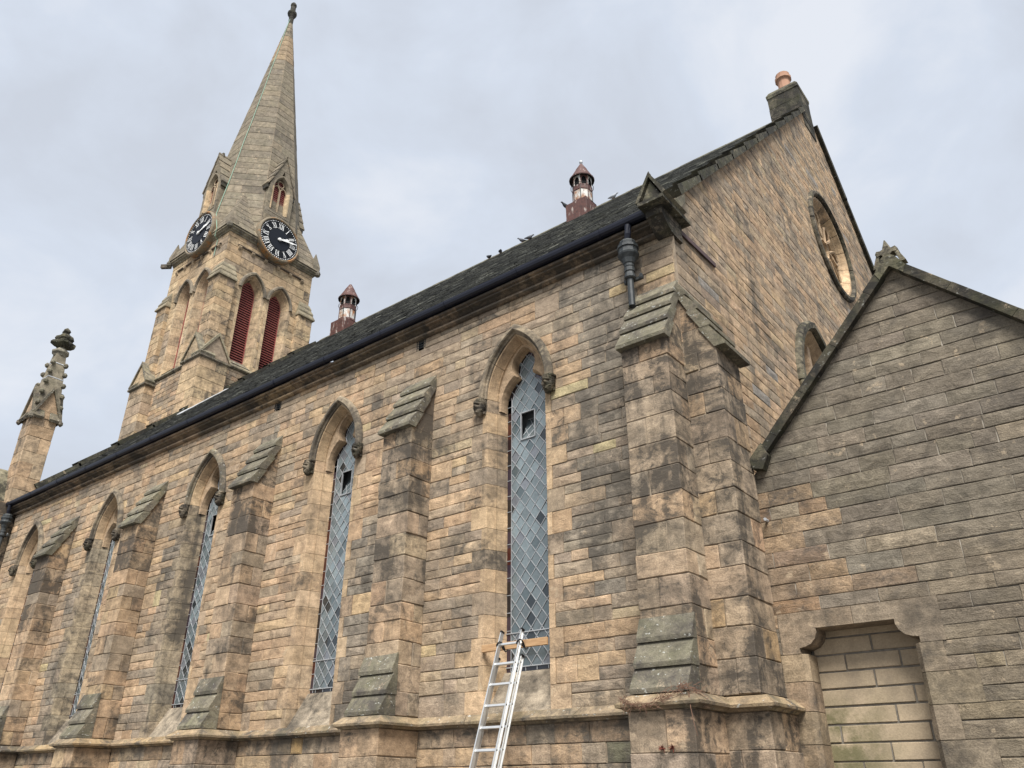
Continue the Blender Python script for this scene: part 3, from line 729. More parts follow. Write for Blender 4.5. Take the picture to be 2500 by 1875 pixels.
for i, x in enumerate(BX):
    b = buttress(x, (.55, .30, .22, .22)[i]); b['label'] = ['buttress between the two nearest windows', 'second buttress from the corner pair', 'third buttress from the corner pair', 'leftmost buttress in view'][i]
b = buttress(-.387, .75); b['label'] = 'stained corner buttress facing the ladder side'
# gable-side corner buttress
gb = empty('buttress', (.3, .4, 0), nave); gb['label'] = 'corner buttress on the gable side, next to the annex'
block_stack(gb, -.03, .53, -.002, .80, 2.66, 7.52, 'x', .37, .8, pal=lambda z, g_: (.38, .265, .15, .6) if 3.0 < z < 3.75 and rng.random() < .45 else but_pal(z, g_))
weathering(gb, -.03, .87, [(.68, 7.51), (.49, 7.90), (.32, 8.26), (.15, 8.58), (0, 8.9)], 0, 'x', core=.035)
block_stack(gb, -.03, .62, -.06, .84, 0, 2.46, 'x', .41, .7)
# ---- string course round wall and buttresses
plan = [(-25.1, -.02)]
for x in reversed(BX): plan += [(x - .42, -.02), (x - .42, -.86), (x + .42, -.86), (x + .42, -.02)]
plan += [(-.81, -.02), (-.81, -.86), (.045, -.86), (.045, -.04), (.60, -.04), (.60, .84)]
PR = [(-.05, 2.462), (.05, 2.465), (.075, 2.49), (.135, 2.505), (.14, 2.54), (.01, 2.645), (-.05, 2.65)]
sc = empty('string_course', (-12.5, 0, 2.44), nave)
sweep_pieces(plan, PR, 'string_course_stone', 'weather', sc, 1.0, lambda: pick([((.25, .20, .14), 2), ((.30, .22, .14), 2), ((.35, .24, .13), 1)], .6), jit=.004)
# ---- eaves cornice
ec = empty('eaves_cornice', (-12.5, 0, 9.9), nave)
PC = [(-.05, 9.87), (.065, 9.875), (.105, 9.90), (.105, 9.935), (.065, 9.96), (.02, 9.965), (.02, 10.015), (.09, 10.055), (.165, 10.065), (.17, 10.095), (.155, 10.10), (.215, 10.11), (.225, 10.15), (-.05, 10.156)]
sweep_pieces([(-25.0, 0), (-.22, 0)], PC, 'cornice_stone', 'ashlar', ec, 1.35, lambda: pick([((.17, .13, .095), 3), ((.25, .18, .12), 2), ((.36, .25, .145), 1), ((.13, .105, .08), 2)], .85), jit=.008)
for x0, x1 in ((-5.87, -5.63), (-10.6, -10.36)):
    mb = MB(); box(mb, (x0 - .02, .12, 9.66), (x1 + .02, .14, 9.9)); v = mb.build('wall_vent', 'shade_black', nave)  # black back sheet, shade inside the vent painted on
    gr = MB()
    for i in range(5): bar(gr, (x0 + i * .06, -.0, 9.68), (x0 + i * .06, 0, 9.89), .008, .008, (0, -1, 0))
    for i in range(4): bar(gr, (x0, -.01, 9.70 + i * .055), (x1, -.01, 9.70 + i * .055), .008, .008, (0, -1, 0))
    gr.build('vent_grille', 'iron', v)
# ---- roof
roof = empty('roof', (-12.5, 11.6, 10.3), nave)
sl_ = MB(); RY0, RZ0 = -.27, 10.275; LEN = math.hypot(YR - RY0, ZR + .08 - RZ0); dv = V(0, (YR - RY0) / LEN, (ZR + .08 - RZ0) / LEN); nn = V(0, -dv[2], dv[1])
rows = int(LEN / .20)
for i in range(rows):
    s0 = i * LEN / rows; x = -25.0 + (i % 2) * .14
    s1 = s0 + LEN / rows * 1.5
    while x < -.30:
        x2 = min(x + rng.uniform(.24, .32), -.30); h0 = .016 + rng.uniform(0, .016); j = rng.uniform(-.012, .012)
        A = V(0, RY0, RZ0) + dv * (s0 + j); B = V(0, RY0, RZ0) + dv * s1
        T = mixc((.075, .077, .077), (.19, .19, .172), rng.random() ** 1.3) + (0,)
        if rng.random() < .07: T = (.36, .36, .32, 0)
        a = V(x + .003, 0, 0); b_ = V(x2 - .003, 0, 0)
        sl_.add([a + A + nn * (h0 - .014), b_ + A + nn * (h0 - .014), b_ + A + nn * h0, a + A + nn * h0, b_ + B + nn * .004, a + B + nn * .004], [(0, 1, 2, 3), (3, 2, 4, 5)], T); x = x2
o = sl_.build('slates', 'slate', roof); o['kind'] = 'stuff'
mb = MB(); mb.add([(-25.0, RY0, RZ0 - .03), (-.2, RY0, RZ0 - .03), (-.2, YR, ZR + .05), (-25, YR, ZR + .05)], [(0, 1, 2, 3)], (.03, .03, .03, 0)); mb.add([(-25.0, 23.47, RZ0 - .03), (-.2, 23.47, RZ0 - .03), (-.2, YR, ZR + .05), (-25, YR, ZR + .05)], [(3, 2, 1, 0)], (.05, .05, .05, 0)); mb.build('roof_boarding', 'slate', roof)
x = -25.0
while x < -.4:
    x2 = min(x + rng.uniform(.55, .65), -.35); mb = MB(); e = rng.uniform(-.006, .01)
    loft(mb, [[(q, YR - .20, ZR - .10 + e), (q, YR - .20, ZR - .06 + e), (q, YR - .03, ZR + .13 + e), (q, YR + .03, ZR + .13 + e), (q, YR + .20, ZR - .06 + e), (q, YR + .20, ZR - .10 + e)] for q in (x + .004, x2 - .004)], pick([((.13, .125, .10), 1), ((.17, .16, .13), 1)], .4)); mb.build('ridge_tile', 'cope', roof); x = x2
# ---- gable copings (overlapping skew stones) east and west
def coping(x0, x1, part, ys, side, thick=.20, tint=None):
    n = len(ys) - 1
    for i in range(n):
        a, b = ys[i], ys[i + 1]; lift0, lift1 = .07, .0
        pts = []
        for y, lf in ((a, 0), (b + .06, 0)):
            z = 10.5 + (y if side < 0 else 23.2 - y); pts.append((y, z))
        up = V(0, -side * -.7071 * -1 if False else (-.7071 if side < 0 else .7071), .7071)
        base = [V(0, p[0], p[1]) for p in pts]
        h0, h1 = thick + (.075 if side < 0 else .075), thick
        lo, hi = (base[0], base[1])
        if side > 0: h0, h1 = thick, thick + .075
        prf = [lo + up * .0, hi + up * .0, hi + up * h1, lo + up * h0]
        mb = MB(); loft(mb, [[p + V(q, 0, 0) for p in prf] for q in (x0, x1)], tint() if tint else pick([((.07, .064, .049), 2), ((.09, .083, .062), 2), ((.055, .051, .041), 1)], .85)); mb.build('coping_stone', 'cope', part)
ce = empty('gable_coping', (0, 11.6, 10.5), nave)
ysl = list(np.linspace(.36, 11.15, 12)); ysr = list(np.linspace(12.05, 23.4, 7))
coping(-.42, .12, ce, ysl, -1, .12); coping(-.42, .12, ce, ysr, 1, .2)
cw = empty('gable_coping', (XW, 11.6, 10.5), nave)
coping(XW - .25, XW + .18, cw, list(np.linspace(.5, 11.2, 10)), -1, .16)
# kneeler (skew-put) at the south-east corner
kn = empty('kneeler', (0, -.2, 9.8), nave)
mb = MB(); pr = [(0.02, 9.80), (-.05, 9.81), (-.16, 9.86), (-.28, 9.95), (-.36, 10.02), (-.40, 10.03), (-.40, 10.17), (.30, 10.17), (.30, 9.80)]
prism(mb, [(-.225, y, z) for y, z in pr], (.29, 0, 0), (.22, .18, .135, .8)); mb.build('corbel', 'cope', kn)
mb = MB(); prism(mb, [(-.205, -.20, 9.85), (-.205, -.345, 10.01), (-.205, -.2, 10.04)], (.25, 0, 0), (.05, .045, .04, 1)); 
mb2 = MB(); loft(mb2, [[(-.27, y, 10.172), (.20, y, 10.172), (.20, y, 10.242), (-.27, y, 10.242)] for y in (-.58, .40)], (.16, .145, .105, .8)); mb2.build('skew_block', 'cope', kn)
def gablet(part, cx, w_, y0, y1, zb, zt, t=.07, tint=(.19, .17, .12, .7)):
    # pediment wall and two sloping cover stones
    mb = MB(); loft(mb, [[(cx - w_ + .03, y, zb), (cx + w_ - .03, y, zb), (cx, y, zt - .06)] for y in (y0 + .05, y1)], tint); mb.build('gablet', 'cope', part)
    for s in (-1, 1):
        d_ = V(s * w_, 0, zb - zt); d_ /= np.linalg.norm(d_); nrm = V(d_[2] * s * -1 * s, 0, s * d_[0]); nrm = V(-d_[2] * s, 0, d_[0] * s); nrm = nrm if nrm[2] > 0 else -nrm
        a, b_ = V(cx, 0, zt), V(cx + s * w_, 0, zb)
        mb = MB(); loft(mb, [[a + V(0, y, 0) + nrm * 0, b_ + V(0, y, 0), b_ + V(0, y, 0) + nrm * t, a + V(0, y, 0) + V(0, 0, t * 1.35)] for y in (y0, y1)], pick([((.19, .17, .125), 1), ((.23, .205, .15), 1)], .6)); mb.build('gablet_cover', 'cope', part)
gablet(kn, -.03, .22, -.57, .16, 10.245, 10.70)
mb = MB(); lathe(mb, (-.05, -.50, 0), [(.01, 10.70), (.035, 10.74), (.04, 10.78), (.02, 10.82), (.005, 10.87)], 8, (.18, .16, .12, .6)); mb.build('knob', 'cope', kn)
mb = MB(); prism(mb, [(-.42, .0, 10.27), (-.42, .42, 10.68), (-.42, .42, 10.90), (-.42, .02, 10.52), (-.42, -.12, 10.27)], (.56, 0, 0), (.20, .18, .13, .6)); mb.build('skew_stone', 'cope', kn)
# iron strap on the gable
mb = MB(); bar(mb, (.035, .32, 10.06), (.035, 1.65, 10.12), .09, .03, (1, 0, 0)); mb.build('iron_strap', 'strap', nave)
# ---- blocked rose window in the gable
rose = empty('rose_window', (0, RC[0], RC[1]), nave); rose['label'] = 'blocked round window with carved tracery high in the gable'
def ring(mb, r0, r1, d0, d1, tint, n=48, a0=0, a1=2 * math.pi, prof=None):
    prof = prof or [(r1, d0), (r1, d1), (r0, d1), (r0, d0)]; full = abs(a1 - a0 - 2 * math.pi) < 1e-6; k_ = n if full else n
    loops = [[G_(RC[0] + r * math.cos(a0 + (a1 - a0) * i / k_), RC[1] + r * math.sin(a0 + (a1 - a0) * i / k_), d) for r, d in prof] for i in range(k_ + 1)]
    loft(mb, loops, tint, True, not full)
for i in range(4):
    mb = MB(); ring(mb, 0, 0, 0, 0, pick([((.10, .088, .07), 1), ((.15, .125, .095), 1)], .9), 12, i * math.pi / 2 + .01, (i + 1) * math.pi / 2 - .01, [(1.76, -.02), (1.76, .05), (1.72, .10), (1.63, .11), (1.59, .05), (1.59, -.02)]); mb.build('hood_stone', 'cope', rose)
for i in range(16):
    mb = MB(); ring(mb, 0, 0, 0, 0, TINT_J(), 4, i * math.pi / 8 + .006, (i + 1) * math.pi / 8 - .006, [(1.62, -.05), (1.57, .004), (1.50, .0), (1.40, -.16), (1.38, -.17), (1.32, -.28), (1.32, -.36), (1.62, -.36)]); mb.build('ring_stone', 'ashlar', rose)
mb = MB(); mb.add([G_(RC[0] + 1.36 * math.cos(i * math.pi / 16), RC[1] + 1.36 * math.sin(i * math.pi / 16), -.33) for i in range(32)], [tuple(range(32))], (.24, .18, .125, .05)); mb.build('infill_panel', 'infill', rose)
mb = MB(); ring(mb, 0, 0, 0, 0, TINT_J(), 20, 0, 2 * math.pi, [(.42, -.33), (.42, -.20), (.30, -.17), (.26, -.33)]); mb.build('tracery_hub', 'ashlar', rose)
mb = MB(); mb.add([G_(RC[0] + .27 * math.cos(i * math.pi / 8), RC[1] + .27 * math.sin(i * math.pi / 8), -.32) for i in range(16)], [tuple(range(16))]); mb.build('opening_shade_disc', 'shade_black', rose)  # flat black disc painting the shade of the hub hole
for i in range(8):
    a = i * math.pi / 4 + .2; mb = MB(); P = lambda r, t, d=-.21: G_(RC[0] + r * math.cos(t), RC[1] + r * math.sin(t), d)
    pts = [P(.40, a), P(.80, a - .20), P(1.08, a - .22), P(1.24, a - .11), P(1.28, a), P(1.24, a + .11), P(1.08, a + .22), P(.80, a + .20), P(.40, a)]
    tube(mb, pts, .05, 5, TINT_J()); mb.build('tracery_petal', 'ashlar', rose)
# ---- blocked lancet in the gable
gl = empty('blocked_lancet', (0, GL[0], 5), nave); gl['label'] = 'blocked pointed window low in the gable, half behind the annex'
arch_ring(G_, GL[0], GL[1], GL[2], GL[3], [(-.26, -.02), (-.26, .06), (-.19, .13), (-.06, .13), (-.03, .04), (-.03, -.02)], 'hood_stone', 'cope', gl, 2, lambda: pick([((.15, .13, .095), 1)], .8), 12)
arch_ring(G_, GL[0], GL[1], GL[2], GL[3], [(-.12, -.03), (-.06, .004), (0, .004), (.14, -.2), (.16, -.2), (.22, -.33), (-.12, -.33)], 'arch_stone', 'ashlar', gl, 2, TINT_J, 12)
for sd_ in (-1, 1):
    for z0, z1 in ashlar_courses(4.9, GL[1], .4):
        mb = MB(); loft(mb, [[G_(GL[0] + sd_ * (GL[2] - o_), zz, d_) for o_, d_ in ((-.12, -.03), (-.1, .004), (0, .004), (.14, -.2), (.16, -.2), (.22, -.33), (-.12, -.33))] for zz in (z0 + .003, z1 - .003)], TINT_J()); mb.build('jamb_stone', 'ashlar', gl)
    mb = MB(); lathe(mb, (.06, GL[0] + sd_ * (GL[2] + .13), 0), [(.05, GL[1] - .28), (.10, GL[1] - .2), (.12, GL[1] - .05), (.09, GL[1] + .02)], 8, (.2, .17, .12, .8)); mb.build('label_stop', 'cope', gl)
hw = arch_half(GL[2], GL[3], .2, 10); pl = [(-u, z) for u, z in hw[::-1]]; pts = [(-(GL[2] - .2), 4.9 - GL[1]), (GL[2] - .2, 4.9 - GL[1])] + [(-u, z) for u, z in hw] + hw[-2::-1]
mb = MB(); mb.add([G_(GL[0] + u, GL[1] + z, -.30) for u, z in pts], [tuple(range(len(pts)))], (.66, .58, .49, .05)); mb.build('infill_panel', 'infill', gl)
mb = MB(); bar(mb, G_(GL[0], 4.9, -.22), G_(GL[0], GL[1] + 1.55, -.22), .16, .18, (1, 0, 0), TINT_J()); mb.build('mullion', 'ashlar', gl)

# ================================================================== TOWER
TX, TY, TH = -27.75, 8.2, 2.48
tower = tag(empty('clock_tower', (TX, TY, 0)), 'tall sandstone tower with louvred belfry and an octagonal stone spire', 'tower')
FE = Frame((TX + TH, 0, 0), (0, 1, 0)); FS = Frame((0, TY - TH, 0), (1, 0, 0)); FN = Frame((0, TY + TH, 0), (-1, 0, 0)); FW = Frame((TX - TH, 0, 0), (0, -1, 0))
ts = StoneSet(300); tm = MB(); tpart = empty('tower_walls', (TX, TY, 12.5), tower)
mb = MB(); box(mb, (TX - TH + .6, TY - TH + .6, 0), (TX + TH - .6, TY + TH - .6, 25.7)); box(mb, (TX - TH + .02, TY - TH + .02, 0), (TX + TH - .02, TY + TH - .02, 13)); mb.build('tower_core', 'mortar', tower)
BA, BH, BZS, BZB = .56, .92, 22.98, 19.05     # belfry opening half width, rise, springing, sill
tower_pal = lambda u, z: pick(PAL_TOWER if rng.random() < .8 else PAL_GREY, .3 if z < 23 else .2)
def low_pal(u, z): return pick(PAL_WARM if rng.random() < .45 else PAL_GREY, .35)
EC = [TY - .775, TY + .775]; SCX = [TX + .2 - .80, TX + .2 + .80]
TCZ = courses(18.7, 25.65, .40, .52); TLZ = courses(13, 18.7, .20, .28)
for fr, cs, c0, sgn in ((FE, EC, TY, 1), (FS, SCX, TX, 1), (FN, [], -TX, 1), (FW, [], -TY, 1)):
    for zz, lm, pf in ((TCZ, (.6, 1.2), tower_pal), (TLZ, (.3, .6), low_pal)):
        for i in range(len(zz) - 1):
            hs = [shape_holes(c, BZB, BZS, BA, BH, -.13, lambda z: BA + .14) for c in cs] if zz is TCZ else []
            for seg in segments((zz[i], zz[i + 1]), lambda z: c0 - TH, lambda z: c0 + TH, hs):
                lay_row(ts, fr, (zz[i], zz[i + 1]), seg, tpart, 'ashlar' if zz is TCZ else 'stone', pf, *lm, mortar=tm, gap=.014, rings=False, proud=.010)
ts.emit(); tm.build('mortar_bed', 'mortar', tpart)
TJ = lambda: pick([((.47, .35, .225), 3), ((.43, .32, .21), 2), ((.36, .28, .2), 1)], .25)
for fr, cs, vis in ((FE, EC, True), (FS, SCX, False)):
    for q, c in enumerate(cs):
        bw = empty('belfry_window', tuple(fr(c, BZB)), tower)
        jp = [(-.16, -.03), (-.14, .006), (0, .006), (.055, -.16), (.075, -.17), (.08, -.2), (.155, -.40), (.155, -.48), (-.16, -.48)]
        for sd_ in (-1, 1):
            for z0, z1 in ashlar_courses(BZB - .25, BZS, .45):
                mb = MB(); loft(mb, [[fr(c + sd_ * (BA - o_), z_, d_) for o_, d_ in jp] for z_ in (z0 + .004, z1 - .004)], TJ()); mb.build('jamb_stone', 'ashlar', bw)
        arch_ring(fr, c, BZS, BA, BH, jp, 'arch_stone', 'ashlar', bw, 2, TJ, 10)
        arch_ring(fr, c, BZS, BA, BH, [(-.21, -.02), (-.21, .06), (-.15, .12), (-.07, .12), (-.04, .03), (-.04, -.02)], 'hood_stone', 'spire', bw, 2, lambda: pick(PAL_SPIRE, .5), 10)
        mb = MB(); prism(mb, [fr(c - BA + .01, z_, d_) for d_, z_ in ((-.48, 19.36), (-.38, 19.34), (.03, 18.98), (-.48, 18.9))], fr.u * (2 * BA - .02), (.27, .23, .17, .5)); mb.build('sill', 'weather', bw)
        mb = MB(); box(mb, tuple(fr(c - .55, 18.9, -.585)), tuple(fr(c + .55, 24.2, -.59))); mb.build('interior_shade_sheet', 'shade_black', bw)  # added black sheet, painted darkness of the belfry behind the louvres
        hwd = BA - .14; z = 19.36; jn = MB()
        while z < 23.72:
            w_ = hwd if z + .06 < BZS else arch_w(BA, BH, .14, z + .08 - BZS)
            if w_ > .05:
                mb = MB() if vis else jn
                loft(mb, [[fr(c + u, z, -.44), fr(c + u, z + .052, -.43), fr(c + u, z + .11, -.55), fr(c + u, z + .073, -.56)] for u in (-w_, w_)])
                if vis: mb.build('louvre_slat', 'red', bw)
            z += .128
        if not vis: jn.build('louvre_slats', 'red', bw)
        fm = MB()
        for sd_ in (-1, 1): bar(fm, fr(c + sd_ * (hwd - .02), 19.35, -.43), fr(c + sd_ * (hwd - .02), BZS + .05, -.43), .045, .05, fr.n)
        P = arch_half(BA, BH, .16, 8)
        for sd_ in (-1, 1): tube(fm, [fr(c - sd_ * u * -1, BZS + z_, -.43) for u, z_ in P], .025, 4)
        fm.build('louvre_frame', 'red', bw)
# strings, cornice, corbels
ts_ = empty('tower_strings', (TX, TY, 18.7), tower)
def ringpts(e): return [(TX - TH - e, TY - TH - e), (TX + TH + e, TY - TH - e), (TX + TH + e, TY + TH + e), (TX - TH - e, TY + TH + e), (TX - TH - e, TY - TH - e)]
SPT = lambda: pick([((.20, .175, .13), 2), ((.26, .22, .155), 2)], .6)
sweep_pieces(ringpts(0), [(-.03, 18.72), (.03, 18.72), (.10, 18.78), (.10, 18.83), (0, 18.97), (-.03, 18.97)], 'sill_string', 'weather', ts_, 1.2, SPT)
for fr, c0 in ((FE, TY), (FS, TX)):
    mb = MB(); a = fr(c0 - 1.95, 25.06, -.01); prism(mb, [fr(c0 - 1.95, z_, d_) for d_, z_ in ((-.02, 25.07), (.08, 25.09), (.09, 25.14), (-.02, 25.17))], fr.u * 3.9, (.16, .12, .09, .9)); mb.build('corbel_string', 'ashlar', ts_)
    for i in range(6):
        u = c0 - 1.85 + i * .74; mb = MB(); loft(mb, [[fr(u + s * .075, z_, d_) for d_, z_ in ((-.02, 25.07), (.12, 25.07), (.12, 25.0), (.07, 24.92), (-.02, 24.86))] for s in (-1, 1)], (.42, .32, .21, .4)); mb.build('corbel', 'ashlar', ts_)
sweep_pieces(ringpts(0), [(-.03, 25.62), (.05, 25.63), (.07, 25.70), (.14, 25.74), (.15, 25.80), (.21, 25.84), (.21, 25.92), (-.03, 25.98)], 'cornice_stone', 'weather', ts_, 1.25, SPT)
for sx, sy in ((1, -1), (-1, -1), (1, 1)):
    mb = MB(); lathe(mb, (TX + sx * (TH + .17), TY + sy * (TH + .17), 0), [(.06, 25.66), (.14, 25.72), (.16, 25.85), (.11, 25.98), (.04, 26.02)], 8, (.13, .115, .09, .8)); mb.build('corner_boss', 'weather', ts_)
mb = MB(); bar(mb, (TX - TH - .1, TY - TH - .1, 25.72), (TX - TH - .52, TY - TH - .40, 25.72), .16, .2, (0, 0, 1), (.12, .10, .08, .9)); mb.build('gargoyle', 'weather', ts_)
# clasping corner buttresses
def tpal(z, g_): return pick(PAL_TOWER if rng.random() < .75 else PAL_GREY, .4)
for sx, sy, nm in ((1, -1, 'near corner'), (-1, -1, 'left corner'), (1, 1, 'right corner')):
    b = empty('corner_buttress', (TX + sx * TH, TY + sy * TH, 13), tower); b['label'] = 'clasping buttress at the ' + nm + ' of the tower'
    cx_, cy_ = TX + sx * TH, TY + sy * TH
    def rect(o_, i_): return (min(cx_ - sx * i_, cx_ + sx * o_), max(cx_ - sx * i_, cx_ + sx * o_), min(cy_ - sy * i_, cy_ + sy * o_), max(cy_ - sy * i_, cy_ + sy * o_))
    x0, x1, y0, y1 = rect(.21, .66)
    block_stack(b, x0, x1, y0, y1, 18.5, 22.95, 'y', .42, .3, pal=tpal)
    for i, (o_, i_, z0, z1) in enumerate(((.30, .70, 22.95, 23.25), (.22, .66, 23.25, 23.55), (.13, .62, 23.55, 23.85))):
        a = rect(o_, i_); bb = rect(o_ - .10, i_ - .04)
        mb = MB(); L4 = lambda r, z: [(r[0], r[2], z), (r[1], r[2], z), (r[1], r[3], z), (r[0], r[3], z)]
        loft(mb, [L4(a, z0), L4(a, z0 + .07), L4(bb, z1 + .0)], SPT()); mb.build('weathering_slab', 'spire', b)
    x0, x1, y0, y1 = rect(.46, .92)
    block_stack(b, x0, x1, y0, y1, 13.0, 18.42, 'y', .50, .3, pal=tpal)
    e = .09; mb = MB(); r = rect(.46 + e, .92 + e); r2 = rect(.46, .92)
    loft(mb, [L4(r2, 18.40), L4(r, 18.46), L4(r, 18.54), L4(rect(.40, .86), 18.62)], (.20, .17, .125, .7)); mb.build('cap_moulding', 'weather', b)
    # gablets on the two outer faces
    hw_ = .69; ux = cx_ + sx * (.46 - hw_); uy = cy_ + sy * (.46 - hw_)
    for ax in ('x', 'y'):
        if ax == 'x': P = lambda u, z, d: (cx_ + sx * d, uy + u, z)
        else: P = lambda u, z, d: (ux + u, cy_ + sy * d, z)
        mb = MB(); loft(mb, [[P(-hw_, 18.6, d), P(hw_, 18.6, d), P(0, 19.72, d)] for d in (-.2, .46)], tpal(0, 0)); mb.build('gablet', 'ashlar', b)
        for s in (-1, 1):
            mb = MB(); loft(mb, [[P(s * (hw_ + .05), 18.56, d), P(s * (hw_ + .09), 18.66, d), P(0, 19.86, d), P(0, 19.68, d)] for d in (-.2, .53)], SPT()); mb.build('gablet_cover', 'weather', b)
# ---- spire
ZT, KS, ZC = 45.4, .142, 25.95
ap = lambda z: KS * (ZT - z)
spire = empty('spire', (TX, TY, ZC), tower)
sp = StoneSet(300); sm = MB(); SZ = courses(ZC, 44.6, .42, .55); cosb = 1 / math.sqrt(1 + KS * KS); t22 = math.tan(math.pi / 8)
for q in range(8):
    an = q * math.pi / 4; nh = V(math.cos(an), math.sin(an), 0); u = V(-math.sin(an), math.cos(an), 0); v = (V(0, 0, 1) - nh * KS) * cosb
    fr = Frame(V(TX, TY, ZC) + nh * ap(ZC), u, v)
    for i in range(len(SZ) - 1):
        v0, v1 = (SZ[i] - ZC) / cosb, (SZ[i + 1] - ZC) / cosb
        h0, h1 = ap(SZ[i]) * t22, ap(SZ[i + 1]) * t22
        def pal_s(uu, zz):
            c = pick(PAL_SPIRE, .3)
            if zz > 17.2: c = c[:3] + (min(1, c[3] + .4),)
            if 14.6 < zz < 17.0: c = mixc(c[:3], (.36, .25, .15), .55) + (.15,)
            return c
        lay_row(sp, fr, (v0, v1), (-h0, -h1, h0, h1), spire, 'spire', pal_s, .75, 1.35, gap=.02, proud=.008, mortar=sm, rings=False, name='spire_block')
sp.emit(); sm.build('mortar_bed', 'mortar', spire)
# broaches at the corners
for sx, sy in ((1, -1), (-1, -1), (1, 1), (-1, 1)):
    a = ap(ZC) - .03; zA = 29.0; r = ap(zA) / math.sqrt(2)
    c = V(TX + sx * a, TY + sy * a, ZC); o1 = V(TX + sx * a, TY + sy * a * t22, ZC); o2 = V(TX + sx * a * t22, TY + sy * a, ZC); apx = V(TX + sx * r, TY + sy * r, zA)
    # courses of broach stones
    for i in range(8):
        t0, t1 = i / 8, (i + 1) / 8; mb = MB(); lo = [p + (apx - p) * t0 for p in (o1, c, o2)]; hi = [p + (apx - p) * (t1 - .01) for p in (o1, c, o2)]
        if i == 7: hi = [p + (apx - p) * .999 for p in (o1, c, o2)]
        loft(mb, [lo, hi], pick(PAL_SPIRE, .35)); mb.build('broach_stone', 'spire', spire)
    pb = V(TX + sx * (TH + .02), TY + sy * (TH + .02), 0)
    mb = MB(); lathe(mb, pb, [(.30, 25.97), (.30, 26.25), (.02, 27.1)], 4, pick(PAL_SPIRE, .4), math.pi / 4); mb.build('corner_pyramid', 'spire', spire)
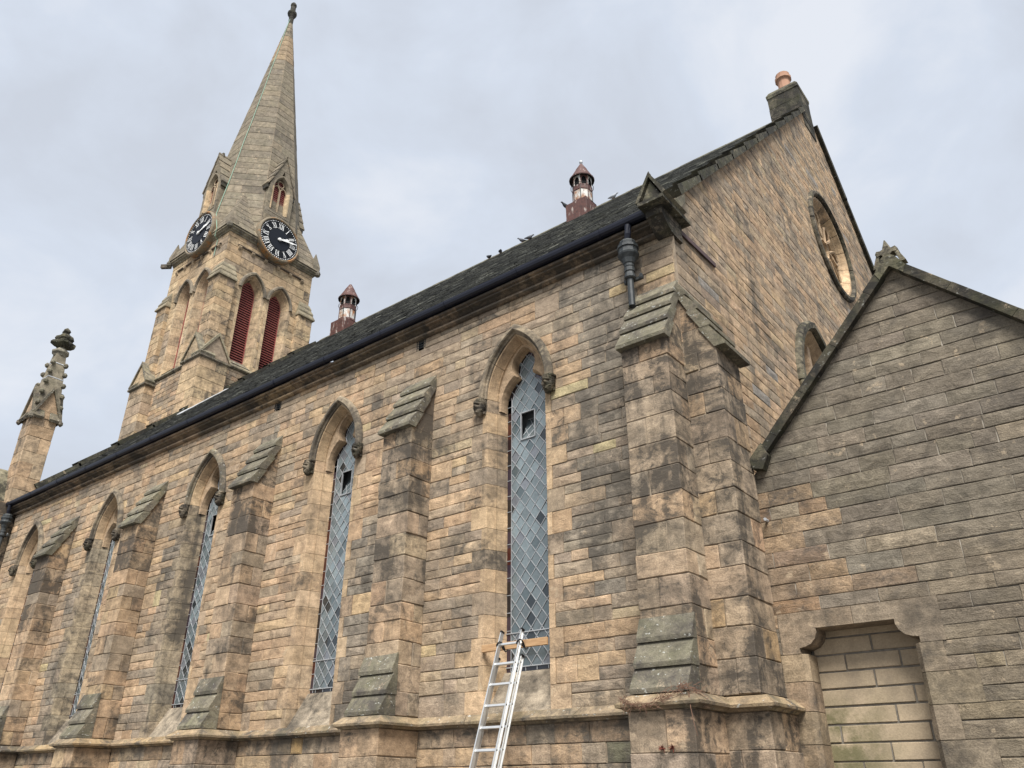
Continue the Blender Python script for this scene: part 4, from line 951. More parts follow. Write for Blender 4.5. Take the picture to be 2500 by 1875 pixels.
# lucarnes
def lucarne(fr, c, vis, lab):
    lu = empty('lucarne', tuple(fr(c, 27.6)), tower); lu['label'] = lab
    hw_, ze, za, dk = .74, 29.62, 31.75, -1.5; wa, wh, wz0, wzs = .46, .85, 28.15, 29.62
    # front wall around a two-light opening
    ss_ = StoneSet(0)
    zz = courses(27.3, 31.7, .34, .44)
    for i in range(len(zz) - 1):
        z0, z1 = zz[i], zz[i + 1]; hwz = lambda z: hw_ if z < ze else max(.01, hw_ * (za - z) / (za - ze))
        for seg in segments((z0, z1), lambda z: c - hwz(z), lambda z: c + hwz(z), [shape_holes(c, wz0, wzs, wa, wh, -.06, lambda z: wa + .06)]):
            l0, l1, r0, r1 = seg; mb = MB(); loft(mb, [[fr(l0, z0 + .004, d), fr(r0, z0 + .004, d), fr(r1, z1 - .004, d), fr(l1, z1 - .004, d)] for d in (-.25, rng.uniform(-.006, .006))], pick(PAL_SPIRE, .3)); mb.build('wall_stone', 'spire', lu)
    jp = [(-.08, -.02), (-.07, .008), (0, .008), (.07, -.14), (.08, -.26), (-.08, -.26)]
    arch_ring(fr, c, wzs, wa, wh, jp, 'arch_stone', 'spire', lu, 1, lambda: pick(PAL_SPIRE, .2), 10)
    for s in (-1, 1): mb = MB(); loft(mb, [[fr(c + s * (wa - o_), z_, d_) for o_, d_ in jp] for z_ in (wz0, wzs)], pick(PAL_TOWER, .3)); mb.build('jamb_stone', 'spire', lu)
    for s in (-1, 1):
        mb = MB(); loft(mb, [[fr(c + s * (hw_ - .16), z_, d_), fr(c + s * (hw_ - .005), z_, d_), fr(c + s * (hw_ - .005), z_, -.252), fr(c + s * (hw_ - .16), z_, -.252)] for z_, d_ in ((27.3, dk), (ze, dk))], pick(PAL_SPIRE, .3)); mb.build('cheek', 'spire', lu)
        # stepped roof slabs
        for i in range(4):
            t0, t1 = i / 4, (i + 1) / 4; P = lambda t, off: (c + s * ((hw_ + .10) * (1 - t) + off * .0), ze - .10 + (za + .14 - ze) * t + off)
            a, b_ = P(t0, .0), P(t1 + .04, 0); mb = MB(); loft(mb, [[fr(a[0], a[1], d), fr(a[0] + s * .05, a[1] + .07, d), fr(b_[0] + s * .01, b_[1] + .05, d), fr(b_[0] - s * .02, b_[1] - .05, d)] for d in (dk - .4, .05)], pick(PAL_SPIRE, .5)); mb.build('roof_slab', 'spire', lu)
        mb = MB(); box(mb, tuple(fr(c + s * (hw_ + .02) - .09, ze - .30, -.02)), tuple(fr(c + s * (hw_ + .02) + .09, ze - .06, -.45)), (.09, .08, .065, 1)); mb.build('kneeler_block', 'cope', lu)
    mb = MB(); tube(mb, [fr(c, za, -.2), fr(c, za + .28, -.2)], [.09, .07], 6, (.16, .14, .11, .7)); mb.build('ridge_stump', 'cope', lu)
    mb = MB(); prism(mb, [fr(c - .6, z_, d_) for d_, z_ in ((-.3, wz0 + .05), (.0, wz0 - .14), (.02, wz0 - .2), (-.3, wz0 - .2))], fr.u * 1.2, pick(PAL_SPIRE, .4)); mb.build('sill', 'spire', lu)
    mb = MB(); box(mb, tuple(fr(c - .45, 28, -.5)), tuple(fr(c + .45, 29.9, -.52))); box(mb, tuple(fr(c - .24, 29.9, -.5)), tuple(fr(c + .24, 30.6, -.52))); mb.build('interior_shade_sheet', 'shade_black', lu)  # black sheets painting the unlit space inside the dormer
    # tracery: mullion, two small arches, circle
    tr = MB(); T = (.37, .29, .20, .2); bar(tr, fr(c, wz0, -.17), fr(c, wzs + .02, -.17), .07, .1, fr.n, T)
    for s in (-1, 1):
        P = arch_half(.2, .34, 0, 6)
        tube(tr, [fr(c + s * .2 + u, wzs - .10 + z_, -.17) for u, z_ in P] + [fr(c + s * .2 - u, wzs - .10 + z_, -.17) for u, z_ in P[::-1]], .035, 5, T)
    tube(tr, [fr(c + .19 * math.cos(a), wzs + .42 + .19 * math.sin(a), -.17) for a in np.linspace(0, 2 * math.pi, 17)], .035, 5, T); tr.build('tracery', 'spire', lu)
    z = wz0 + .03; jn = MB()
    while z < wzs + .75:
        w_ = wa - .06 if z < wzs else arch_w(wa, wh, .08, z + .08 - wzs)
        if w_ > .05:
            mb = MB() if vis else jn; loft(mb, [[fr(c + u, z, -.25), fr(c + u, z + .05, -.24), fr(c + u, z + .10, -.34), fr(c + u, z + .07, -.35)] for u in (-w_, w_)])
            if vis: mb.build('louvre_slat', 'red', lu)
        z += .122
    if not vis: jn.build('louvre_slats', 'red', lu)
lucarne(Frame((TX + 2.60, 0, 0), (0, 1, 0)), TY - .2, True, 'gabled louvre dormer on the spire above the face-on clock')
lucarne(Frame((0, TY - 2.60, 0), (1, 0, 0)), TX, False, 'gabled dormer on the left side of the spire')
lucarne(Frame((0, TY + 2.60, 0), (-1, 0, 0)), -TX, False, 'gabled dormer on the far right side of the spire')
# finial
fi = empty('finial', (TX, TY, 44.5), tower)
mb = MB(); lathe(mb, (TX, TY, 0), [(.14, 44.4), (.15, 44.9), (.16, 45.05), (.23, 45.2), (.285, 45.32), (.285, 45.46), (.22, 45.52), (.17, 45.62), (.16, 45.8), (.16, 46.0)], 12, (.075, .068, .06, .9)); mb.build('collar', 'cope', fi, smooth=False)
mb = MB(); lathe(mb, (TX, TY, 0), [(.10, 45.95), (.16, 46.02), (.19, 46.13), (.18, 46.25), (.11, 46.37), (.03, 46.41)], 12, (.085, .078, .07, .9)); mb.build('knob', 'cope', fi, smooth=True)
# lightning conductor down the spire edge
an = -math.pi / 4 - math.pi / 8
def edge(z, o=.03): r = ap(z) / math.cos(math.pi / 8) + o; return (TX + r * math.cos(an), TY + r * math.sin(an), z)
mb = MB(); pts = [edge(45.0)] + [tuple(np.array(edge(z)) + V(rng.uniform(-.02, .02), rng.uniform(-.02, .02), 0)) for z in np.arange(44.2, 28.3, -1.6)] + [(TX + 1.05, TY - 2.62, 27.3), (TX + 1.6, TY - 2.72, 26.1), (TX + 1.6, TY - 2.74, 25.6), (TX + 1.55, TY - 2.53, 25.5), (TX + 1.5, TY - 2.53, 24.6)]
tube(mb, pts, .020, 4); mb.build('lightning_conductor', 'verd', tower)
# flashing where the nave roof meets the tower
mb = MB()
loft(mb, [[(-25.0, y, 10.60 + y), (-24.62, y, 10.57 + y + .02), (-24.62, y, 10.60 + y + .02), (-24.97, y, 10.66 + y), (-24.97, y, 10.60 + y + hh)] for y, hh in ((4.85, .06), (5.2, .22), (5.9, .16), (6.6, .2), (6.75, .1))])
mb.build('lead_flashing', 'lead', nave)

# ---- clocks
ROM = ['I', 'II', 'III', 'IIII', 'V', 'VI', 'VII', 'VIII', 'IX', 'X', 'XI', 'XII']
def clock(fr, cu, label):
    cz = 26.42; ck = tag(empty('tower_clock', tuple(fr(cu, cz - 1.25))), label, 'clock', 'clocks on the tower')
    P = lambda r, a, d: fr(cu + r * math.sin(a), cz + r * math.cos(a), d)      # a clockwise from XII as seen from outside
    def ringm(prof, n=48): mb = MB(); loft(mb, [[P(r, 2 * math.pi * i / n, d) for r, d in prof] for i in range(n + 1)], caps=False); return mb
    ringm([(1.24, -1.3), (1.24, .04), (1.21, .10), (1.16, .12), (1.13, .09), (1.11, .09), (1.11, -1.3)]).build('surround', 'cring', ck, smooth=False)
    mb = MB(); mb.add([P(1.13, 2 * math.pi * i / 48, .06) for i in range(48)], [tuple(range(48))]); mb.build('dial', 'cblack', ck)
    mb = MB(); loft(mb, [[P(r, 2 * math.pi * i / 40, d) for i in range(40)] for r, d in ((.60, .062), (.60, .075))]); mb.build('dial_centre', 'cnavy', ck)
    mb = MB()
    for i in range(60):
        a = 2 * math.pi * i / 60; r = .034 if i % 5 == 0 else .024
        mb.add([P(1.045, a, .066) + fr.u * (r * math.cos(t)) + fr.v * (r * math.sin(t)) for t in np.linspace(0, 2 * math.pi, 8, endpoint=False)], [tuple(range(8))])
    mb.build('minute_marks', 'cwhite', ck)
    for h in range(12):
        a = 2 * math.pi * (h + 1) / 12; s = ROM[h]; wd = {'I': .078, 'V': .16, 'X': .165}; tot = sum(wd[c] for c in s); x = -tot / 2; mb = MB()
        r0, r1 = .65, .945; er = V(0, 0, 0) + fr.u * math.sin(a) + fr.v * math.cos(a); et = fr.u * math.cos(a) - fr.v * math.sin(a); O = fr(cu, cz, .068)
        Q = lambda t, r: O + er * r + et * t
        def stroke(t0, ra, t1, rb, w): mb.add([Q(t0 - w / 2, ra), Q(t0 + w / 2, ra), Q(t1 + w / 2, rb), Q(t1 - w / 2, rb)], [(0, 1, 2, 3)])
        for c in s:
            m_ = x + wd[c] / 2
            if c == 'I': stroke(m_, r0, m_, r1, .034)
            if c == 'V': stroke(m_ - .06, r1, m_, r0, .038); stroke(m_ + .06, r1, m_, r0, .018)
            if c == 'X': stroke(m_ - .065, r1, m_ + .065, r0, .038); stroke(m_ + .065, r1, m_ - .065, r0, .018)
            x += wd[c]
        stroke(0, r0 - .006, 0, r0 + .006, tot); stroke(0, r1 - .006, 0, r1 + .006, tot); mb.build('numeral', 'cwhite', ck)
    for nm, am, ln, w, d in (('hour_hand', 2 * math.pi * (2 + 13 / 60) / 12, .66, .085, .10), ('minute_hand', 2 * math.pi * 13 / 60, 1.02, .06, .125)):
        er = fr.u * math.sin(am) + fr.v * math.cos(am); et = fr.u * math.cos(am) - fr.v * math.sin(am); O = fr(cu, cz, d); mb = MB()
        sh = [(-.12, .04), (0, w * .55), (ln * .55, w * .5), (ln * .72, w * .95), (ln * .85, w * .4), (ln, .012)]
        pl = [O + er * r + et * t for r, t in sh] + [O + er * r - et * t for r, t in sh[::-1]]; prism(mb, pl, fr.n * .015); mb.build(nm, 'cwhite', ck)
    mb = MB(); loft(mb, [[P(r, 2 * math.pi * i / 14, d) for i in range(14)] for r, d in ((.085, .09), (.085, .15), (.04, .17))]); mb.build('hub', 'cwhite', ck)
    return ck
clock(Frame((TX + TH + .27, 0, 0), (0, 1, 0)), TY, 'round black clock facing the viewer, right face of the tower')
clock(Frame((0, TY - TH - .27, 0), (1, 0, 0)), TX + .12, 'round black clock seen at a slant, left face of the tower')
# plain drums of the two hidden faces
for fr, cu in ((Frame((TX - TH - .40, 0, 0), (0, -1, 0)), -TY), (Frame((0, TY + TH + .40, 0), (-1, 0, 0)), -TX)):
    mb = MB(); loft(mb, [[fr(cu + 1.28 * math.sin(a), 26.42 + 1.28 * math.cos(a), d) for a in np.linspace(0, 2 * math.pi, 24, endpoint=False)] for d in (-1.6, .0)], pick(PAL_SPIRE, .3)); mb.build('clock_drum', 'spire', tower)

# ================================================================== CORNER PINNACLE
pc = V(-25.42, .10, 0); pin = tag(empty('corner_pinnacle', (pc[0], pc[1], 0)), 'square stone pinnacle with crocketed spirelet at the far left end of the nave', 'pinnacle')
pp = lambda z, g_: pick(PAL_WARM, .35)
block_stack(pin, pc[0] - .62, pc[0] + .40, -.55, .5, 0, 10.35, 'y', .5, .4)
block_stack(pin, pc[0] - .41, pc[0] + .41, pc[1] - .41, pc[1] + .41, 10.36, 13.72, 'y', .50, .2, pal=pp)
mb = MB(); lathe(mb, (pc[0], pc[1], 0), [(.60, 13.6), (.60, 13.74), (.24, 16.35)], 4, (.26, .225, .165, .5), math.pi / 4); mb.build('spirelet', 'spire', pin)
for q in range(4):
    an = q * math.pi / 2; n_ = V(math.cos(an), math.sin(an), 0); u_ = V(-math.sin(an), math.cos(an), 0); P = lambda u, z, d: pc + n_ * d + u_ * u + V(0, 0, z)
    mb = MB(); loft(mb, [[P(-.46, 13.60, d), P(.46, 13.60, d), P(0, 14.72, d)] for d in (.1, .44)], pick(PAL_WARM, .4)); mb.build('gablet', 'ashlar', pin)
    for s in (-1, 1):
        mb = MB(); loft(mb, [[P(s * .50, 13.52, d), P(s * .56, 13.60, d), P(0, 14.90, d), P(0, 14.72, d)] for d in (.1, .52)], (.19, .165, .12, .7)); mb.build('gablet_moulding', 'weather', pin)
        mb = MB(); c_ = P(s * .52, 13.54, .5); lathe(mb, c_, [(.03, 13.44), (.08, 13.50), (.07, 13.60), (.02, 13.64)], 6, (.18, .16, .12, .7)); mb.build('ball_stop', 'weather', pin)
for q in range(4):
    an = q * math.pi / 2 + math.pi / 4
    for z in (14.15, 14.6, 15.05, 15.5, 15.9):
        r = .60 + (.24 - .60) * (z - 13.74) / (16.35 - 13.74) + .03; c_ = pc + V(math.cos(an) * r, math.sin(an) * r, 0); mb = MB(); lathe(mb, c_, [(.03, z - .09), (.085, z - .04), (.095, z + .03), (.05, z + .10), (.02, z + .11)], 7, pick([((.17, .155, .115), 1)], .6)); mb.build('crocket', 'weather', pin)
for z, r in ((15.3, .395), (15.93, .31)): mb = MB(); lathe(mb, (pc[0], pc[1], 0), [(r, z - .02), (r + .01, z), (r, z + .02)], 4, (.45, .46, .43, 0), math.pi / 4); mb.build('lead_band', 'lead', pin)
mb = MB(); lathe(mb, (pc[0], pc[1], 0), [(.22, 16.3), (.24, 16.36), (.31, 16.43), (.31, 16.5), (.20, 16.58), (.15, 16.66)], 8, (.26, .24, .19, .4)); mb.build('neck_ring', 'spire', pin)
mb = MB(); loops = []
for i, (r, z) in enumerate([(.12, 16.64), (.26, 16.70), (.37, 16.80), (.36, 16.90), (.24, 16.98), (.28, 17.06), (.26, 17.16), (.15, 17.24), (.10, 17.30), (.14, 17.38), (.11, 17.46), (.02, 17.56)]):
    loops.append([(pc[0] + r * (1 + .22 * math.cos(4 * a + i * .4)) * math.cos(a), pc[1] + r * (1 + .22 * math.cos(4 * a + i * .4)) * math.sin(a), z) for a in np.linspace(0, 2 * math.pi, 16, endpoint=False)])
loft(mb, loops, (.15, .135, .09, .7)); mb.build('leafy_finial', 'cope', pin)
gablet(pin, pc[0] - .35, .36, -.62, .35, 10.42, 11.55, .08)

# ================================================================== ANNEX
AY = .85; FA = Frame((0, AY, 0), (1, 0, 0))
annex = tag(empty('church_annex', (2.95, 5, 0)), 'low gabled grey stone annex with a blocked doorway, in front of the gable', 'annex')
aw = empty('front_wall', (2.95, AY, 0), annex); as_ = StoneSet(320); am = MB(); AXC, AZA, AK = 2.95, 8.32, 1.06
JZ = [0, .45, .9, 1.32, 1.72, 2.12, 2.50, 2.86, 3.20]
AZ = [0]
for a, b in zip(JZ, JZ[1:]): AZ += [a + (b - a) * rng.uniform(.45, .55), b]
AZ += [3.37, 3.54, 3.72] + courses(3.72, 8.3, .17, .235)[1:]
def annex_pal(u, z):
    c = pick(PAL_ANNEX, .4)
    if u < 2.0 and 3.5 < z < 5.4: c = pick([((.29, .20, .125), 2), ((.33, .24, .155), 2), ((.19, .15, .115), 3), ((.22, .125, .068), 1.4)], .9) if rng.random() < 1.6 - .75 * u else c
    elif z < 3.0 and u > 2.2: c = pick([((.205, .168, .123), 3), ((.18, .15, .113), 3), ((.245, .19, .125), 1)], .35)
    elif z < 4.3: c = tuple(a * b for a, b in zip(c, (1.1, 1.07, 1.03, 1)))
    if rng.random() < .012: c = (.30, .245, .175, .2)
    return c
for i in range(len(AZ) - 1):
    z0, z1 = AZ[i], AZ[i + 1]; hs = []
    if z0 < 3.72 - .01:
        zc = (z0 + z1) / 2; kz = sum(1 for q in JZ if q < zc); jr = .35 if zc > 3.2 else (.61 if kz % 2 else .31); jl = .32
        hs = [(0, 3.72, lambda z: .86 - jl, lambda z: 2.17 + jr)]
    AJ = hs
    for seg in segments((z0, z1), lambda z: max(.0, AXC - (AZA - z) / AK) if z > 5.5 else 0., lambda z: min(5.9, AXC + (AZA - z) / AK), hs):
        lay_row(as_, FA, (z0, z1), seg, aw, 'annex', annex_pal, .42, .95, mortar=am, gap=.008, jit=.006, bev=.007, proud=.006)
as_.emit(); am.build('mortar_bed', 'mortar_pale', aw)
# doorway: jamb stones, shouldered lintel, block infill
dw = empty('blocked_doorway', (1.5, AY, 0), annex); dw['label'] = 'doorway with shouldered lintel, walled up with pale blocks'
DT = lambda: pick([((.23, .183, .13), 2), ((.25, .195, .138), 2), ((.21, .175, .133), 1)], .4)
k_ = 0
for z0, z1 in ((0, .45), (.45, .9), (.9, 1.32), (1.32, 1.72), (1.72, 2.12), (2.12, 2.50), (2.50, 2.86), (2.86, 3.20)):
    k_ += 1
    for s, xj in ((-1, .86), (1, 2.17)):
        w_ = (.34 if s < 0 else (.62 if k_ % 2 else .32)); a, b = sorted((xj + s * .001, xj + s * w_)); mb = MB()
        pr = [(xj, -.05), (xj, .43), (a if s < 0 else b, .43), (a if s < 0 else b, -.008), (xj + s * .06, -.008)]
        loft(mb, [[(q[0], AY + q[1], z_) for q in pr[1:] + [(xj, .055)]] for z_ in (z0 + .004, z1 - .004)], DT() if s > 0 else pick([((.33, .235, .15), 1), ((.27, .20, .14), 1), ((.31, .24, .16), 1)], .5)); mb.build('jamb_stone', 'ashlar', dw)
# lintel halves with curved shoulders
arcR = [(2.17 - .30 + .30 * math.sin(t) * 1.0, 3.50 - .0 - .30 * (1 - math.cos(t)) - .0) for t in np.linspace(0, math.pi / 2, 7)]
sh = [(2.00, 3.50), (2.00, 3.44), (2.03, 3.37), (2.09, 3.31), (2.17, 3.28), (2.245, 3.27), (2.245, 3.20)]
fullR = [(1.515, 3.50)] + sh + [(2.53, 3.20), (2.53, 3.72), (1.515, 3.72)]
fullL = [(3.03 - x_, z_) for x_, z_ in fullR]; fullL = [(max(x_, .55), z_) for x_, z_ in fullL]
T2 = [(.25, .20, .145, .25), (.28, .215, .15, .4)]
for P_, T in ((fullR, T2[0]), (fullL, T2[1])):
    mb = MB(); n = len(P_); loft(mb, [[(x_ + (.003 if P_ is fullR else -.003), y_, z_) for x_, z_ in P_] for y_ in (AY - .012, AY + .44)], T); mb.build('lintel_stone', 'ashlar', dw)
bm = MB(); box(bm, (.80, AY + .375, 0), (2.3, AY + .45, 3.6)); bm.build('mortar_bed', 'mortar_dark', dw)
z = 3.435; r_ = 0
z_list = [3.60, 3.415] + [3.415 - .212 * i for i in range(1, 17)]
for i in range(len(z_list) - 1):
    z1, z0 = z_list[i], max(z_list[i + 1], .005); cut = (1.18, 1.62, 1.30, 1.50)[i % 4]; xs = [.82, cut - .45, cut + .22, 2.24]
    xs = [.82] + [q for q in ((1.01, 2.08), (1.58,), (1.22, 1.90), (1.55, 2.12), (1.98,), (1.72,))[i % 6]] + [2.24]
    for a, b in zip(xs, xs[1:]):
        mb = MB(); cbox(mb, (a + .011, AY + .358 + rng.uniform(-.004, .004), z0 + .012), (b - .011, AY + .42, z1 - .012), .006, (lambda q: (.40 * q, .315 * q, .215 * q, .1))(rng.gauss(1, .06))); mb.build('infill_block', 'infill', dw)
# copings and finial
ac = empty('gable_coping', (AXC, AY, 5.7), annex)
for s in (-1, 1):
    xs = np.linspace(0.04, 2.36 if s < 0 else 2.95, 5 if s < 0 else 6); xs = [0.12, .34, .95, 1.5, 2.0, 2.40] if s < 0 else [.12, .62, 1.25, 1.85, 2.5, 3.1]
    d = V(s, 0, -AK); d /= np.linalg.norm(d); n_ = V(AK, 0, 1) / math.hypot(AK, 1); n_ = V(s * AK, 0, 1) / math.hypot(AK, 1); O = V(AXC, 0, AZA)
    for i in range(len(xs) - 1):
        a, b = xs[i] / abs(d[0]), xs[i + 1] / abs(d[0]); e = rng.uniform(-.006, .012)
        A = O + d * (a + .003); B = O + d * (b - .003); pf = [(-.02, -.13), (0.0, -.13), (.10 + e, -.13), (.125 + e, -.06), (.125 + e, .32), (-.02, .32)]
        mb = MB(); loft(mb, [[p + n_ * h + V(0, AY + y_, 0) for h, y_ in pf] for p in (A, B)], pick([((.085, .073, .054), 2), ((.07, .061, .047), 2), ((.05, .045, .037), 1)], .85)); mb.build('coping_stone', 'cope', ac)
mb = MB(); loft(mb, [[(AXC - .16, y_, AZA - .19), (AXC, y_, AZA - .02), (AXC + .16, y_, AZA - .19), (AXC + .21, y_, AZA - .08), (AXC + .10, y_, AZA + .12), (AXC, y_, AZA + .20), (AXC - .10, y_, AZA + .12), (AXC - .21, y_, AZA - .08)] for y_ in (AY - .14, AY + .32)], (.20, .18, .12, .6)); mb.build('apex_stone', 'cope', ac)
fn = MB(); T = (.25, .22, .155, .5)
prism(fn, [(AXC + u, AY - .06, AZA + z_) for u, z_ in ((-.04, .12), (.04, .12), (.04, .21), (.08, .25), (.13, .235), (.155, .28), (.13, .325), (.08, .315), (.04, .33), (.04, .36), (-.04, .36), (-.04, .33), (-.08, .315), (-.13, .325), (-.155, .28), (-.13, .235), (-.08, .25), (-.04, .21))], (0, .16, 0), T)
for s in (-1, 1): prism(fn, [(AXC + s * u, AY - .05, AZA + z_) for u, z_ in ((.095, .27), (.145, .26), (.225, .05), (.155, .05))], (0, .13, 0), T)
lathe(fn, (AXC, AY + .02, 0), [(.06, AZA + .35), (.05, AZA + .40), (.008, AZA + .52)], 6, T); fn.build('finial', 'cope', ac)
mb = MB(); A0 = V(.56, 0, 5.77); loft(mb, [[p + V(0, AY + y_, 0) for y_ in ()] or [(x_, AY + y_, z_) for x_, z_ in ((.55, 5.78), (.70, 5.74), (.80, 5.94), (.72, 6.14), (.52, 5.93))] for y_ in (-.15, .3)], (.17, .15, .105, .7)); mb.build('kneeler', 'cope', ac)
# side walls and roof of the annex behind the gable
mb = MB(); box(mb, (.02, AY + .31, 0), (.3, 14, 5.6)); box(mb, (5.62, AY + .02, 0), (5.88, 14, 5.2)); box(mb, (.0, 13.8, 0), (5.9, 14, 5.2)); mb.build('side_walls', 'mortar', annex)
mb = MB()
for s in (-1, 1): 
    e = 2.9; mb.add([(AXC, AY + .3, AZA + .03), (AXC + s * e, AY + .3, AZA + .03 - e * AK), (AXC + s * e, 14, AZA + .03 - e * AK), (AXC, 14, AZA + .03)], [(0, 1, 2, 3)], (.06, .06, .055, 0))
mb.build('roof', 'slate', annex)
mb = MB(); tube(mb, [(.60, AY + .05, 5.02), (.60, AY - .10, 5.02), (.62, AY - .13, 5.01)], .022, 8); mb.build('pipe_stub', 'lead', annex)

# ================================================================== CHIMNEY
ch = tag(empty('chimney', (-.5, 11.4, 21.5)), 'dark square stone chimney stack with one clay pot on the gable peak', 'chimney')
block_stack(ch, -1.0, .03, 10.92, 11.98, 20.9, 22.62, 'y', .43, .9, 'cope', pal=lambda z, g_: pick([((.11, .097, .077), 2), ((.07, .063, .053), 2), ((.15, .13, .10), 1)], .9))
mb = MB(); loft(mb, [[(-1.0 - e, 10.92 - e, z_), (.03 + e, 10.92 - e, z_), (.03 + e, 11.98 + e, z_), (-1.0 - e, 11.98 + e, z_)] for e, z_ in ((.0, 22.60), (.02, 22.62), (.03, 22.74), (-.06, 22.92))], (.17, .155, .11, .6)); mb.build('cap', 'cope', ch)
mb = MB(); lathe(mb, (-.48, 11.42, 0), [(.25, 22.88), (.225, 23.0), (.20, 23.5), (.215, 23.56), (.275, 23.60), (.275, 23.70), (.235, 23.74), (.24, 23.84), (.20, 23.86), (.17, 23.5)], 12); mb.build('pot', 'pot', ch)

# ================================================================== ROOF VENTILATORS
def ventilator(x, y, zb, s, ball, label):
    v = tag(empty('roof_ventilator', (x, y, zb)), label, 'ventilator', 'metal ventilators on the roof ridge'); Z = lambda q: zb + q * s
    mb = MB(); cbox(mb, (x - .54 * s, y - .60 * s, Z(-.3)), (x + .56 * s, y + .60 * s, Z(.70)), .012, jit=.004); mb.build('base_box', 'rust', v)
    mb = MB(); lathe(mb, (x, y, 0), [(.62 * s, Z(.70)), (.50 * s, Z(.74)), (.47 * s, Z(.90))], 8, rot=.39); mb.build('base_cap', 'rust', v)
    mb = MB(); lathe(mb, (x, y, 0), [(.44 * s, Z(.68)), (.44 * s, Z(1.66))], 8, rot=.39); mb.build('shaft', 'flake', v)
    for i in range(8):
        a0 = .39 + i * math.pi / 4; mb = MB(); tube(mb, [(x + .45 * s * math.cos(a0), y + .45 * s * math.sin(a0), Z(q)) for q in (.75, 1.66)], .022 * s, 5); mb.build('shaft_rib', 'rust' if i % 3 else 'iron', v)
    mb = MB(); lathe(mb, (x, y, 0), [(.38 * s, Z(1.6)), (.38 * s, Z(2.3))], 8, rot=.39); mb.build('shade_core', 'shade_black', v)  # black cylinder painting the shade seen through the arches
    mb = MB(); lathe(mb, (x, y, 0), [(.45 * s, Z(1.46)), (.47 * s, Z(1.48)), (.47 * s, Z(1.72)), (.45 * s, Z(1.74))], 8, rot=.39, caps=False); mb.build('rivet_band', 'rust', v)
    mb = MB(); tube(mb, [(x + .52 * s * math.cos(a), y + .52 * s * math.sin(a), Z(1.78)) for a in np.linspace(0, 2 * math.pi, 17)], .014 * s, 4); mb.build('wire_ring', 'iron', v)
    for i in range(8):
        a0 = .39 + i * math.pi / 4; a1 = a0 + math.pi / 4; r = .455 * s; A, B = V(x + r * math.cos(a0), y + r * math.sin(a0), 0), V(x + r * math.cos(a1), y + r * math.sin(a1), 0); mb = MB(); P = lambda t, z: A + (B - A) * t + V(0, 0, Z(z))
        n = 8; arc = [(.16 + .68 * (j / n), 1.98 + .20 * math.sin(math.pi * j / n) ** .7) for j in range(n + 1)]
        vs = [P(t, z) for t, z in arc] + [P(.16 + .68 * j / n, 2.32) for j in range(n + 1)]
        mb.add(vs, [(j, j + 1, n + 2 + j, n + 1 + j) for j in range(n)])
        for t0, t1 in ((0, .16), (.84, 1)): mb.add([P(t0, 1.72), P(t1, 1.72), P(t1, 2.32), P(t0, 2.32)], [(0, 1, 2, 3)])
        mb.build('arched_panel', 'flake' if i % 2 else 'rust', v)
    mb = MB(); lathe(mb, (x, y, 0), [(.58 * s, Z(2.20)), (.59 * s, Z(2.25)), (.55 * s, Z(2.29)), (.29 * s, Z(2.80)), (.285 * s, Z(2.83)), (.07 * s, Z(3.22)), (.0, Z(3.25))], 20, caps=False); mb.build('conical_cap', 'rust', v)
    mb = MB(); mb.add([(x + .57 * s * math.cos(a), y + .57 * s * math.sin(a), Z(2.26)) for a in np.linspace(0, 2 * math.pi, 20, endpoint=False)], [tuple(range(20))]); mb.build('cap_soffit', 'shade_black', v)  # underside coloured black, shade below the cone painted in
    if ball: mb = MB(); lathe(mb, (x, y, 0), [(.03 * s, Z(3.2)), (.03 * s, Z(3.28)), (.075 * s, Z(3.31)), (.085 * s, Z(3.37)), (.06 * s, Z(3.44)), (.01, Z(3.47))], 10); mb.build('ball', 'lead', v, smooth=True)
ventilator(-8.87, 11.4, 21.72, .88, True, 'near rusty ventilator with a ball on its cone, pigeon at its foot')
ventilator(-22.95, 11.4, 21.60, .92, False, 'far rusty ventilator with a pointed cone, next to the tower')

# ================================================================== GUTTER AND DRAINPIPES
gt = tag(empty('gutter', (-12.6, -.28, 10.16)), 'long dark blue-black gutter under the slate roof', 'gutter')
x = -25.0
while x < -.32:
    x2 = min(x + 1.83, -.31); mb = MB(); e = rng.uniform(-.004, .004)
    pr = [(-.21, 10.185), (-.285, 10.183), (-.325, 10.205), (-.34, 10.25), (-.343, 10.295), (-.33, 10.295), (-.32, 10.23), (-.28, 10.20), (-.21, 10.20), (-.21, 10.185)]
    loft(mb, [[(q, y_, z_ + e) for y_, z_ in pr[:-1]] for q in (x, x2)]); mb.build('gutter_length', 'gutter', gt)
    mb = MB(); loft(mb, [[(q, y_ * 1.0 - .008 * (1 if y_ < -.25 else 0), z_ - .006) for y_, z_ in pr[:5]] + [(q, -.22, 10.31)] for q in (x2 - .05, x2 + .03)]); mb.build('joint_collar', 'gutter', gt); x = x2
